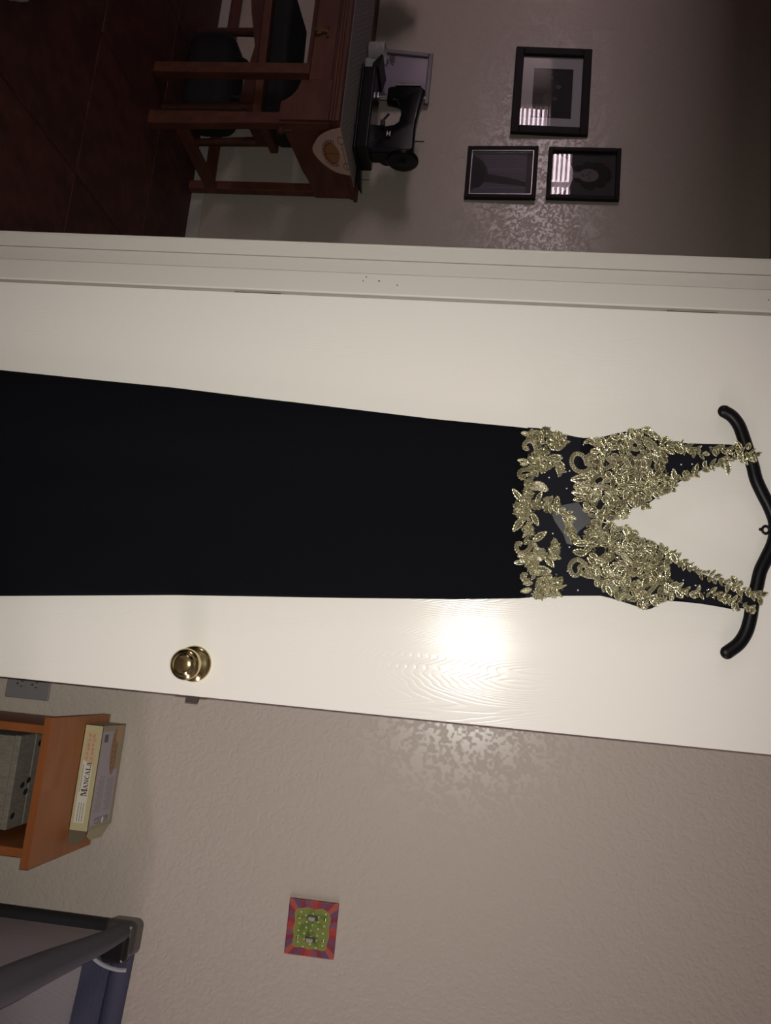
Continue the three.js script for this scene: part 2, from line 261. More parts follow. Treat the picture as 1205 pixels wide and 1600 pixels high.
const jersey = phys({ color: rgb(0.0035, 0.0037, 0.0055), roughness: 0.9, sheen: 0.08, sheenColor: rgb(0.05, 0.05, 0.07), sheenRoughness: 0.6, specularIntensity: 0.15 });
const mesh_ = phys({ color: rgb(0.004, 0.004, 0.0085), roughness: 0.7, specularIntensity: 0.3, side: THREE.DoubleSide });
const lace = (r, g, b, k) => phys({ color: rgb(r, g, b), metalness: 0.75, roughness: k, flatShading: true, vertexColors: true });
const gold = lace(0.40, 0.375, 0.225, 0.33), goldPale = lace(0.52, 0.495, 0.33, 0.3), goldDark = lace(0.25, 0.22, 0.13, 0.4);
const goldBead = phys({ color: rgb(0.42, 0.40, 0.26), metalness: 0.75, roughness: 0.28, flatShading: true });
// a thread colour for each piece of a motif: dark net under it, brighter cord
function dye(g, k) { const q = g.index ? g.toNonIndexed() : g, n = q.attributes.position.count, c = new Float32Array(n * 3).fill(k); q.setAttribute('color', new THREE.BufferAttribute(c, 3)); return q; }
function mergeDyed(list) { const l = list.map((g) => { for (const k of Object.keys(g.attributes)) if (!['position', 'normal', 'uv', 'color'].includes(k)) g.deleteAttribute(k); return g; }); return mergeGeometries(l); }
const gown = thing('evening_gown', 'long black sleeveless evening gown with gold beaded lace bodice hanging on the door', 'dress', HINGE, DOOR_TURN);
{
  const at = (list, y) => { // edge position at height y (lists run upward)
    for (let i = 1; i < list.length; i++) if (y <= list[i][1] || i === list.length - 1) { const a = list[i - 1], b = list[i]; return (a[0] + (b[0] - a[0]) * (y - a[1]) / (b[1] - a[1])) / 1000; }
  };
  const NU = 64, NV = 70, pos = [], idx = [], uv = [], fn = noise2(21, 16);
  const y0 = 60, y1 = 1545;
  for (let j = 0; j <= NV; j++) {
    const y = y0 + (y1 - y0) * j / NV, L = at(SKIRT_LEFT, y), R = at(SKIRT_RIGHT, y), low = 1 - j / NV;
    for (let i = 0; i <= NU; i++) {
      const a = i / NU * 2 * Math.PI, c = Math.cos(a), s = Math.sin(a), x = (L + R) / 2 - c * (R - L) / 2, t = (1 - c) / 2;
      const fold = s > 0 ? (fn(t * 7 + 0.6 * fn(t * 3, low * 3), low * 2.0) - 0.5) * 0.016 * (0.25 + 0.75 * low) * Math.min(1, s * 2.5) : 0;
      const deep = 0.012 + 0.026 * Math.min(1, Math.max(0, (1520 - y) / 420)); pos.push(x, y / 1000, s > 0 ? 0.011 + Math.sqrt(s) * deep + fold : 0.011 + s * 0.009); uv.push(x, y / 1000);
    }
  }
  for (let j = 0; j < NV; j++) for (let i = 0; i < NU; i++) { const a = j * (NU + 1) + i, b = a + NU + 1; idx.push(a, b, a + 1, b, b + 1, a + 1); }
  const g = new THREE.BufferGeometry(); g.setAttribute('position', new THREE.Float32BufferAttribute(pos, 3)); g.setAttribute('uv', new THREE.Float32BufferAttribute(uv, 2)); g.setIndex(idx); g.computeVertexNormals();
  part('skirt', g, jersey, gown, 'long plain black jersey skirt');
}
const STRAP_L = [[249, 1759], [249, 1811], [247, 1867], [249, 1883]], STRAP_R = [[517, 1767], [517, 1790], [518, 1829], [523, 1881]];
const LZ = 0.026; // front of the bodice cloth, metres off the door
part('waistband', poly(WAIST.map(mm), 0.012).translate(0, 0, LZ - 0.012), mesh_, gown, 'sheer black waist between the lace bands');
part('cup', poly(CUP_LEFT.map(mm), 0.012).translate(0, 0, LZ - 0.012), mesh_, gown);
part('cup', poly(CUP_RIGHT.map(mm), 0.011).translate(0, 0, LZ - 0.0115), mesh_, gown);
part('mesh_inset', poly(SHEER.map(mm), 0.0012).translate(0, 0, 0.014), phys({ color: rgb(0.06, 0.06, 0.068), roughness: 0.35, transparent: true, opacity: 0.86, side: THREE.DoubleSide }), gown, 'grey see-through mesh inset at the waist');
part('strap', tube([STRAP_L[0], STRAP_L[1], STRAP_L[2], STRAP_L[3]].map(([x, y]) => [x / 1000, y / 1000, 0.02]), 0.0022, 12, 6), jersey, gown); part('strap', tube([STRAP_R[0], STRAP_R[1], STRAP_R[2], STRAP_R[3]].map(([x, y]) => [x / 1000, y / 1000, 0.02]), 0.0026, 12, 6), jersey, gown);

// lace: corded motifs, each a piece of its own
function rope(curve, seg, r, closed, twist) {
  const g = new THREE.TubeGeometry(curve, seg, r, 5, closed), p = g.attributes.position, v = new THREE.Vector3(), c = new THREE.Vector3();
  for (let i = 0; i <= seg; i++) { curve.getPointAt(Math.min(1, i / seg), c); for (let k = 0; k <= 5; k++) { const n = i * 6 + k; v.fromBufferAttribute(p, n).sub(c); const a = k / 5 * 2 * Math.PI; v.multiplyScalar(1 + 0.34 * Math.sin(i * twist + a)); p.setXYZ(n, c.x + v.x, c.y + v.y, c.z + v.z); } }
  return g;
}
function bead(x, y, z, r, turn = 0, stretch = 1.5) { const g = new THREE.OctahedronGeometry(r, 0); g.scale(stretch, 1, 1); g.rotateZ(turn); g.translate(x, y, z); return g; }
function leafGeo(seed, width) { // unit leaf: from 0,0 to 0,1
  const r = rng(seed), out = [], W = width / 2, pts = [];
  for (let i = 0; i <= 9; i++) { const t = i / 9; pts.push(new THREE.Vector3(W * Math.pow(Math.sin(Math.PI * Math.pow(t, 0.85)), 0.8) * (0.95 + 0.1 * r()), t, 0.05)); }
  for (let i = 8; i >= 1; i--) { const t = i / 9; pts.push(new THREE.Vector3(-W * Math.pow(Math.sin(Math.PI * Math.pow(t, 0.85)), 0.8) * (0.95 + 0.1 * r()), t, 0.05)); }
  out.push(dye(rope(new THREE.CatmullRomCurve3(pts, true), 34, 0.06, true, 1.9), 1.3));
  out.push(dye(rope(new THREE.CatmullRomCurve3([V([0, 0.02, 0.07]), V([0.02, 0.45, 0.1]), V([0, 0.9, 0.06])]), 12, 0.042, false, 1.7), 1.0));
  for (let k = 0; k < 5; k++) for (const s of [-1, 1]) { const t = 0.2 + k * 0.14; out.push(dye(bead(s * W * 0.5 * Math.sin(Math.PI * t), t + 0.03, 0.06 + 0.02 * r(), 0.05, s * 0.8 + r() * 0.4, 1.7), 0.45 + 0.4 * r())); }
  const s = new THREE.Shape(pts.map((p) => new THREE.Vector2(p.x * 0.96, p.y)));
  const base = new THREE.ExtrudeGeometry(s, { depth: 0.04, bevelEnabled: false, curveSegments: 2 }); out.push(dye(base, 0.12));
  return mergeDyed(out);
}
const leafKinds = [leafGeo(31, 0.5), leafGeo(32, 0.46), leafGeo(33, 0.56)];
function flowerGeo(seed, petals) { // unit radius
  const r = rng(seed), out = [];
  for (let k = 0; k < petals; k++) {
    const a = k / petals * 2 * Math.PI + 0.2 * r(), c = Math.cos(a), s = Math.sin(a), R = 0.9 + 0.12 * r(), loop = [];
    for (let i = 0; i < 8; i++) { const b = i / 8 * 2 * Math.PI, px = 0.62 * R + Math.cos(b) * 0.36 * R, py = Math.sin(b) * 0.33; loop.push(new THREE.Vector3(px * c - py * s, px * s + py * c, 0.12 + 0.1 * r())); }
    out.push(dye(rope(new THREE.CatmullRomCurve3(loop, true), 18, 0.085, true, 1.8), 1.1));
    for (let i = 0; i < 4; i++) { const px = 0.42 * R + 0.13 * i, py = (r() - 0.5) * 0.24; out.push(dye(bead(px * c - py * s, px * s + py * c, 0.1 + 0.06 * r(), 0.085, a + r(), 1.5), 0.6 + 0.7 * r())); }
  }
  for (let k = 0; k < 9; k++) { const a = r() * 6.3, d = 0.26 * Math.sqrt(r()); out.push(dye(bead(Math.cos(a) * d, Math.sin(a) * d, 0.2 + 0.12 * r(), 0.10, r() * 6, 1.2), 0.8 + 0.5 * r())); }
  const disc = new THREE.CylinderGeometry(0.8, 0.86, 0.08, 14); disc.rotateX(Math.PI / 2); disc.translate(0, 0, 0.03); out.push(dye(disc, 0.18));
  return mergeDyed(out);
}
const flowerKinds = [flowerGeo(41, 6), flowerGeo(42, 7), flowerGeo(43, 5)];
const lr = rng(77), lays = [gold, goldPale, gold, goldDark, gold, goldPale];
const pick = (a) => a[Math.floor(lr() * a.length)];
let nLeaf = 0, nPetal = 0;
const num = (n, k) => k ? `${n}_${String(k).padStart(3, '0')}` : n;
function leaf(x0, y0, x1, y1, w, z, name, mat) { // w in millimetres at the widest
  const L = Math.hypot(x1 - x0, y1 - y0), m = part(name === 'petal' ? num('petal', nPetal++) : num('leaf', nLeaf++), pick(leafKinds), mat || pick([gold, gold, goldPale]), gown);
  m.position.set(x0, y0, z); m.rotation.set((lr() - 0.5) * 0.2, (lr() - 0.5) * 0.45, 0); m.rotation.order = 'ZYX'; m.rotation.z = Math.atan2(-(x1 - x0), y1 - y0);
  m.scale.set(w / 1000 / 0.5, L, Math.max(0.010, w / 1000));
}
for (const [a, b, c, d, w] of LEAVES) leaf(a / 1000, b / 1000, c / 1000, d / 1000, w, LZ + 0.002 + 0.002 * lr());
FLOWERS.forEach(([x, y, r], i) => { const m = part(num('flower', i), flowerKinds[i % 3], r > 12 ? gold : pick(lays), gown); m.position.set(x / 1000, y / 1000, LZ + 0.001); m.rotation.z = lr() * 6; m.scale.set(r / 1000, r / 1000, 0.012); });
SCROLLS.forEach((s, i) => {
  const c = new THREE.CatmullRomCurve3(s.map(([x, y]) => new THREE.Vector3(x / 1000, y / 1000, LZ + 0.004))), n = Math.round(c.getLength() / 0.0011), big = i >= 4 && i < 8;
  const off = (d) => new THREE.CatmullRomCurve3(c.getSpacedPoints(14).map((p, k, all) => { const q = all[Math.min(k + 1, 14)].clone().sub(all[Math.max(k - 1, 0)]).normalize(); return new THREE.Vector3(p.x - q.y * d, p.y + q.x * d, p.z + (d ? 0 : 0.0012)); }));
  part(num('scroll', i), mergeDyed([dye(rope(off(0.0025), n, 0.0014, false, 1.9), 1.25), dye(rope(off(-0.0025), n, 0.0014, false, 1.9), 1.15), dye(rope(off(0), n, 0.0017, false, 1.6), 0.75)]), big ? goldPale : pick([gold, goldPale]), gown);
});
TRIMS.forEach((s) => { // leafy edging along the straps
  const c = new THREE.CatmullRomCurve3(s.map(([x, y]) => new THREE.Vector3(x / 1000, y / 1000, LZ))), n = Math.round(c.getLength() / 0.0078);
  for (let k = 0; k < n; k++) {
    const p = c.getPointAt((k + 0.5) / n), t = c.getTangentAt((k + 0.5) / n);
    for (const e of [-1, 1]) { if (lr() < 0.12) continue; const a = Math.atan2(t.y, t.x) + e * (0.45 + 1.0 * lr()), L = 0.0075 + 0.0085 * lr(), ox = p.x + (lr() - 0.5) * 0.003, oy = p.y + (lr() - 0.5) * 0.003; leaf(ox, oy, ox + Math.cos(a) * L, oy + Math.sin(a) * L, 4 + 2.5 * lr(), LZ + 0.002 + 0.003 * lr(), 'leaf'); }
  }
});
function inside(poly, x, y) { let k = false; for (let i = 0, j = poly.length - 1; i < poly.length; j = i++) { const [xi, yi] = poly[i], [xj, yj] = poly[j]; if ((yi > y) !== (yj > y) && x < (xj - xi) * (y - yi) / (yj - yi) + xi) k = !k; } return k; }
const flow = noise2(55, 32), clearOf = (x, y, s) => HOLES.every(([hx, hy, r]) => Math.hypot(hx - x, hy - y) > r * s);
for (const P of [FILL_LEFT, FILL_RIGHT]) {
  const xs = P.map((p) => p[0]), ys = P.map((p) => p[1]), S = 10.1; let row = 0;
  for (let y = Math.min(...ys); y < Math.max(...ys); y += S, row++) for (let x = Math.min(...xs) + (row % 2) * S / 2; x < Math.max(...xs); x += S) {
    const px = x + (lr() - 0.5) * 6, py = y + (lr() - 0.5) * 6; if (!inside(P, px, py) || !clearOf(px, py, 1.35)) continue;
    const a = flow(px / 38, py / 38) * 9 + (lr() - 0.5) * 0.8, L = 13 + 7 * lr();
    leaf((px - Math.cos(a) * L / 2) / 1000, (py - Math.sin(a) * L / 2) / 1000, (px + Math.cos(a) * L / 2) / 1000, (py + Math.sin(a) * L / 2) / 1000, 7 + 2.5 * lr(), LZ + 0.0015 + 0.004 * lr(), 'petal', pick(lays));
  }
}
{ // seed beads and short cords between the motifs: nobody could count them
  const g = merge([bead(0, 0, 0, 0.0011, 0, 1.9)]), M = [], q = new THREE.Quaternion(), e = new THREE.Euler();
  const put = (x, y, a) => { e.set((lr() - 0.5) * 1.2, (lr() - 0.5) * 1.2, a); q.setFromEuler(e); const s = 0.8 + 0.7 * lr(); M.push(new THREE.Matrix4().compose(new THREE.Vector3(x / 1000, y / 1000, LZ + 0.001 + 0.0055 * lr()), q, new THREE.Vector3(s, s, s))); };
  for (const P of [FILL_LEFT, FILL_RIGHT]) {
    const xs = P.map((p) => p[0]), ys = P.map((p) => p[1]), x0 = Math.min(...xs), x1 = Math.max(...xs), y0 = Math.min(...ys), y1 = Math.max(...ys);
    for (let k = 0; k < 2300; k++) { const x = x0 + (x1 - x0) * lr(), y = y0 + (y1 - y0) * lr(); if (inside(P, x, y) && clearOf(x, y, 1)) put(x, y, flow(x / 38, y / 38) * 9 + (lr() - 0.5)); }
  }
  for (const [x, y, r] of FLOWERS) for (let k = 0; k < r * 2; k++) { const a = lr() * 6.3, d = r * 1.1 * Math.sqrt(lr()); put(x + Math.cos(a) * d, y + Math.sin(a) * d, lr() * 6); }
  for (const T of TRIMS) { const c = new THREE.CatmullRomCurve3(T.map(([x, y]) => new THREE.Vector3(x, y, 0))), n = Math.round(c.getLength() * 0.6); for (let k = 0; k < n; k++) { const p = c.getPointAt(lr()); put(p.x + (lr() - 0.5) * 9, p.y + (lr() - 0.5) * 9, lr() * 6); } }
  const im = shadow(new THREE.InstancedMesh(g, goldBead, M.length)); M.forEach((m, i) => im.setMatrixAt(i, m)); im.name = 'seed_beads'; im.userData.kind = 'stuff'; im.userData.label = 'tiny gold seed beads between the lace motifs'; gown.add(im);
}
{
  const gem = phys({ color: rgb(0.75, 0.75, 0.82), roughness: 0.12, clearcoat: 1 }), g = new THREE.IcosahedronGeometry(0.0016, 0);
  GEMS.forEach(([x, y], i) => { part(num('rhinestone', i), g, gem, gown).position.set(x / 1000, y / 1000, LZ + 0.001); });
}
const hangerMat = phys({ color: rgb(0.0035, 0.0035, 0.0045), roughness: 0.42, specularIntensity: 0.4 });
{
  const h = thing('clothes_hanger', 'black plastic clothes hanger holding the gown at the top of the door', 'hanger', HINGE, DOOR_TURN);
  const pts = HANGER.map(([x, y]) => new THREE.Vector3(x / 1000, y / 1000, 0.014)), c = new THREE.CatmullRomCurve3(pts, false, 'centripetal');
  const g = new THREE.TubeGeometry(c, 110, 0.0112, 14), p = g.attributes.position; // a broad flattened bar
  for (let i = 0; i < p.count; i++) p.setZ(i, 0.014 + (p.getZ(i) - 0.014) * 0.62);
  const e1 = ball(0, 0, 0, 0.0112, 16), e2 = e1.clone(); e1.scale(1, 1, 0.62); e2.scale(1, 1, 0.62); e1.translate(pts[0].x, pts[0].y, 0.014); const z = pts[pts.length - 1]; e2.translate(z.x, z.y, 0.014);
  part('arm', merge([g, e1, e2]), hangerMat, h);
  part('hook', merge([tube([[0.388, 1.945, 0.014], [0.388, 1.985, 0.022], [0.392, 2.01, 0.026], [0.407, 2.02, 0.026], [0.417, 2.035, 0.026], [0.407, 2.052, 0.026], [0.388, 2.052, 0.022], [0.378, 2.04, 0.018]], 0.0024, 40, 8)]), std({ color: rgb(0.25, 0.25, 0.26), metalness: 1, roughness: 0.3 }), h);
  const t = new THREE.TorusGeometry(0.0062, 0.0024, 10, 22); t.scale(1, 0.9, 1); t.translate(0.3895, 1.922, 0.030);
  part('loop', merge([t, ball(0.3895, 1.9135, 0.031, 0.003, 10)]), hangerMat, h);
  const o = thing('over_door_hook', 'steel strap hook over the top of the white door', 'hook', HINGE, DOOR_TURN);
  part('strap', merge([slab(0.37, 0.40, 2.037, 2.0385, -0.0375, 0.0025), slab(0.37, 0.40, 1.99, 2.0385, 0.001, 0.0025), slab(0.37, 0.40, 1.98, 2.0385, -0.0375, -0.036)]), darkSteel, o);
  part('hook', tube([[0.385, 2.0, 0.003], [0.385, 1.995, 0.014], [0.385, 2.003, 0.028], [0.385, 2.03, 0.033], [0.385, 2.05, 0.024]], 0.003, 20, 8), darkSteel, o);
}
// ---------- the darker room beyond the doorway ----------
function woodTex(seed, base, dark, sx = 4, sy = 30) {
  const a = noise2(seed, 64), b = noise2(seed + 1, 128);
  return dataTex(512, (u, v, o) => { const w = a(u * sx * 2, v * sy + 2 * a(u * 8, v * 8)) * 0.6 + b(u * sx * 4, v * 120) * 0.4; for (let k = 0; k < 3; k++) o[k] = 255 * (base[k] * w + dark[k] * (1 - w)); }, true);
}
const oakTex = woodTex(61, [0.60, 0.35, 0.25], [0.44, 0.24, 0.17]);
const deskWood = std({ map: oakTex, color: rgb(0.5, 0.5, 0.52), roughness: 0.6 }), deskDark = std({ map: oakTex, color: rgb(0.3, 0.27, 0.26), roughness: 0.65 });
const DF = -2.84; // desk front
{
  const d = thing('desk', 'reddish brown wooden writing desk against the wall of the dark room', 'desk');
  part('desktop', merge([rbox(-3.75, -2.128, 0.772, 0.79, -3.385, -2.822, 0.004), rbox(-3.74, -2.136, 0.757, 0.771, -3.38, -2.832, 0.005), rbox(-3.735, -2.141, 0.744, 0.757, -3.38, -2.838, 0.004)]), deskWood, d);
  // carcass: front apron with arched brackets, side aprons
  const bracket = (x0, x1, flip) => { const s = new THREE.Shape(), w = x1 - x0; s.moveTo(0, 0.2); s.lineTo(w, 0.2); s.lineTo(w, 0); s.lineTo(w * 0.55, 0); s.quadraticCurveTo(w * 0.42, 0.055, w * 0.1, 0.068); s.lineTo(0, 0.072); s.closePath(); const g = new THREE.ExtrudeGeometry(s, { depth: 0.018, bevelEnabled: false, curveSegments: 12 }); if (flip) g.scale(-1, 1, 1).translate(w, 0, 0); g.translate(x0, 0.543, DF - 0.018); if (flip) { const ix = g.index; const p = g.attributes; for (const k of ['position', 'normal', 'uv']) { const a = p[k], n = a.itemSize; for (let i = 0; i < a.count; i += 3) for (let c = 0; c < n; c++) { const t = a.array[(i + 1) * n + c]; a.array[(i + 1) * n + c] = a.array[(i + 2) * n + c]; a.array[(i + 2) * n + c] = t; } } } return g; };
  part('corner_panel', bracket(-2.322, -2.142, false), deskWood, d);
  part('corner_panel', bracket(-3.12, -2.94, true), deskWood, d);
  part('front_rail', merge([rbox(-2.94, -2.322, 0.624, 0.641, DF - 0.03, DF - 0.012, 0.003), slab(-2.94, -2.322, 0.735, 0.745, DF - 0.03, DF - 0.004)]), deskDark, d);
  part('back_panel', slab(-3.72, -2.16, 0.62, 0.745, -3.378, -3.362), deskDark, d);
  const dr = part('drawer', rbox(-2.938, -2.324, 0.644, 0.734, DF - 0.35, DF - 0.001, 0.003), deskWood, d);
  const bx = -2.545, old = std({ color: rgb(0.16, 0.11, 0.05), metalness: 0.8, roughness: 0.45 });
  part('drawer_pull', merge([
    ball(bx - 0.022, 0.699, DF + 0.003, 0.006, 10), ball(bx + 0.022, 0.699, DF + 0.003, 0.006, 10), rod([bx, 0.70, DF + 0.003], [bx, 0.672, DF + 0.009], 0.0042, 0.003), rod([bx - 0.022, 0.699, DF + 0.004], [bx + 0.022, 0.699, DF + 0.004], 0.002),
    new THREE.CylinderGeometry(0.017, 0.019, 0.006, 7).rotateX(Math.PI / 2).translate(bx, 0.662, DF + 0.006), ball(bx, 0.650, DF + 0.010, 0.008, 10)]), old, dr, 'dark brass drop pull');
  const side = new THREE.Shape(); side.moveTo(0, 0.2); side.lineTo(0.53, 0.2); side.lineTo(0.53, 0.05); side.quadraticCurveTo(0.40, 0.046, 0.33, 0.028); side.quadraticCurveTo(0.2, 0.018, 0.02, 0.0); side.lineTo(0, 0); side.closePath();
  const sideG = new THREE.ExtrudeGeometry(side, { depth: 0.018, bevelEnabled: false }).rotateY(Math.PI / 2);
  part('side_panel', sideG.clone().translate(-2.162, 0.545, DF - 0.01), deskWood, d); part('side_panel', sideG.clone().translate(-3.725, 0.545, DF - 0.01), deskWood, d);
  const leg = (x, z, top, flare) => { const s = new THREE.Shape(), w = 0.021; s.moveTo(-w, 0); s.lineTo(w + flare, 0); s.quadraticCurveTo(w + flare * 0.9, 0.22, w + flare * 0.2, 0.40); s.lineTo(w, top); s.lineTo(-w, top); s.closePath(); const g = new THREE.ExtrudeGeometry(s, { depth: 0.036, bevelEnabled: true, bevelSize: 0.003, bevelThickness: 0.003, bevelSegments: 2, curveSegments: 10 }); g.translate(x, 0, z - 0.018); return g; };
  part('leg', leg(-2.158, DF - 0.03, 0.745, 0.012), deskWood, d); part('leg', leg(-2.365, DF - 0.006, 0.642, 0), deskWood, d);
  part('leg', leg(-3.70, DF - 0.03, 0.745, 0), deskWood, d);
  part('leg', rbox(-2.192, -2.15, 0, 0.745, -3.384, -3.34, 0.004), deskWood, d); part('leg', rbox(-3.72, -3.68, 0, 0.745, -3.384, -3.34, 0.004), deskWood, d);
  part('stretcher', rbox(-2.176, -2.146, 0.085, 0.135, -3.36, DF - 0.03, 0.004), deskWood, d);
  part('stretcher', rbox(-3.70, -2.17, 0.06, 0.11, -3.383, -3.358, 0.004), deskWood, d);
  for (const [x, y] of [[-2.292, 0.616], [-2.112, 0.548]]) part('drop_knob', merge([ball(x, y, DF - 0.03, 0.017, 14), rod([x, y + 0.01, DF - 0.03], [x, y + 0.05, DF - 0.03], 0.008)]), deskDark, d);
}
{ // stool tucked under the desk
  const s = thing('stool', 'wooden stool with a black seat cushion pushed under the desk', 'stool', [-2.56, 0, -3.065], 0.1);
  part('seat', rbox(-0.30, 0.30, 0.395, 0.432, -0.16, 0.16, 0.006), deskWood, s);
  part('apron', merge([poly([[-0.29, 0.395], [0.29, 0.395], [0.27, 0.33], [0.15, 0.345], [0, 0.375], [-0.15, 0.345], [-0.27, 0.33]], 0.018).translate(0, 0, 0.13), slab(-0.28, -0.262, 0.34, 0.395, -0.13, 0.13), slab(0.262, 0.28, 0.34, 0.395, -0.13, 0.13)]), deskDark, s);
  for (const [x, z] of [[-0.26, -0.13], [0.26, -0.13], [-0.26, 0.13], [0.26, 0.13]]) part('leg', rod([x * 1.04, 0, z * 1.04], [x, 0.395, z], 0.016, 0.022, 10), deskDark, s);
  part('cushion', rbox(-0.285, 0.285, 0.432, 0.515, -0.15, 0.15, 0.025, 4), std({ color: rgb(0.012, 0.011, 0.012), roughness: 0.9 }), s, 'black padded cushion');
}
{
  const b = thing('duffel_bag', 'black soft bag on the floor under the desk', 'bag', [-2.575, 0, -3.19], 0.05);
  const g = new RoundedBoxGeometry(0.42, 0.22, 0.24, 5, 0.07); g.translate(0, 0.112, 0);
  part('body', g, std({ color: rgb(0.010, 0.010, 0.012), roughness: 0.85 }), b);
  part('handle', tube([[-0.1, 0.2, 0.06], [-0.08, 0.27, 0.04], [0.08, 0.27, 0.04], [0.1, 0.2, 0.06]], 0.009, 24, 8), std({ color: rgb(0.010, 0.010, 0.012), roughness: 0.8 }), b);
}
// things on the desk
const DT = 0.79;
{
  const cloth = canvasTex(512, 512, (g, w, h) => {
    g.fillStyle = '#cfb3a2'; g.fillRect(0, 0, w, h);
    g.save(); g.translate(w * 0.52, h * 0.40); g.scale(1.25, 1.5); g.fillStyle = '#a8734c'; g.beginPath(); g.ellipse(0, 10, 92, 78, 0, 0, 7); g.fill();
    g.strokeStyle = '#5a2b22'; g.lineWidth = 5; for (let k = 0; k < 13; k++) { const a = -0.25 + k / 12 * (Math.PI + 0.5); g.beginPath(); g.arc(Math.cos(a) * 100, Math.sin(a) * 84, 15, 0, 7); g.stroke(); g.fillStyle = '#4a241e'; g.beginPath(); g.arc(Math.cos(a) * 100, Math.sin(a) * 84, 4, 0, 7); g.fill(); }
    g.beginPath(); g.moveTo(0, -60); g.lineTo(0, 90); g.stroke(); g.beginPath(); g.arc(-110, -110, 30, 0, 7); g.arc(115, -110, 30, 0, 7); g.stroke(); g.restore();
  });
  cloth.flipY = true;
  const r = thing('table_runner', 'off-white lace table runner with a scalloped embroidered end hanging over the desk edge', 'table runner');
  const knit = dataTex(256, (u, v) => 0.5 + 0.25 * Math.sin(u * 251) * Math.sin(v * 251) + 0.2 * nB(u * 160, v * 160));
  part('runner_top', rbox(-3.7, -2.124, DT, DT + 0.003, -3.26, -2.86, 0.0012), std({ color: rgb(0.30, 0.28, 0.27), roughness: 0.95, bumpMap: knit, bumpScale: 0.003 }), r);
  const zs = [-2.858, -2.875, -2.905, -2.945, -2.998, -3.06, -3.115, -3.15, -3.168], ys = [0.79, 0.745, 0.703, 0.675, 0.654, 0.668, 0.700, 0.736, 0.79];
  const s = new THREE.Shape(); s.moveTo(-zs[0], 0.792); s.splineThru(zs.slice(1).map((z, i) => new THREE.Vector2(-z, ys[i + 1]))); s.lineTo(-zs[0], 0.792);
  const g = new THREE.ExtrudeGeometry(s, { depth: 0.003, bevelEnabled: false, curveSegments: 30 });
  const uv = g.attributes.uv, p = g.attributes.position; for (let i = 0; i < p.count; i++) uv.setXY(i, (p.getX(i) - 2.858) / 0.31, (p.getY(i) - 0.648) / 0.145);
  g.rotateY(Math.PI / 2); g.translate(-2.1235, 0, 0);
  part('scalloped_end', g, std({ map: cloth, roughness: 0.9, side: THREE.DoubleSide }), r, 'scalloped end with orange-brown cutwork embroidery');
}
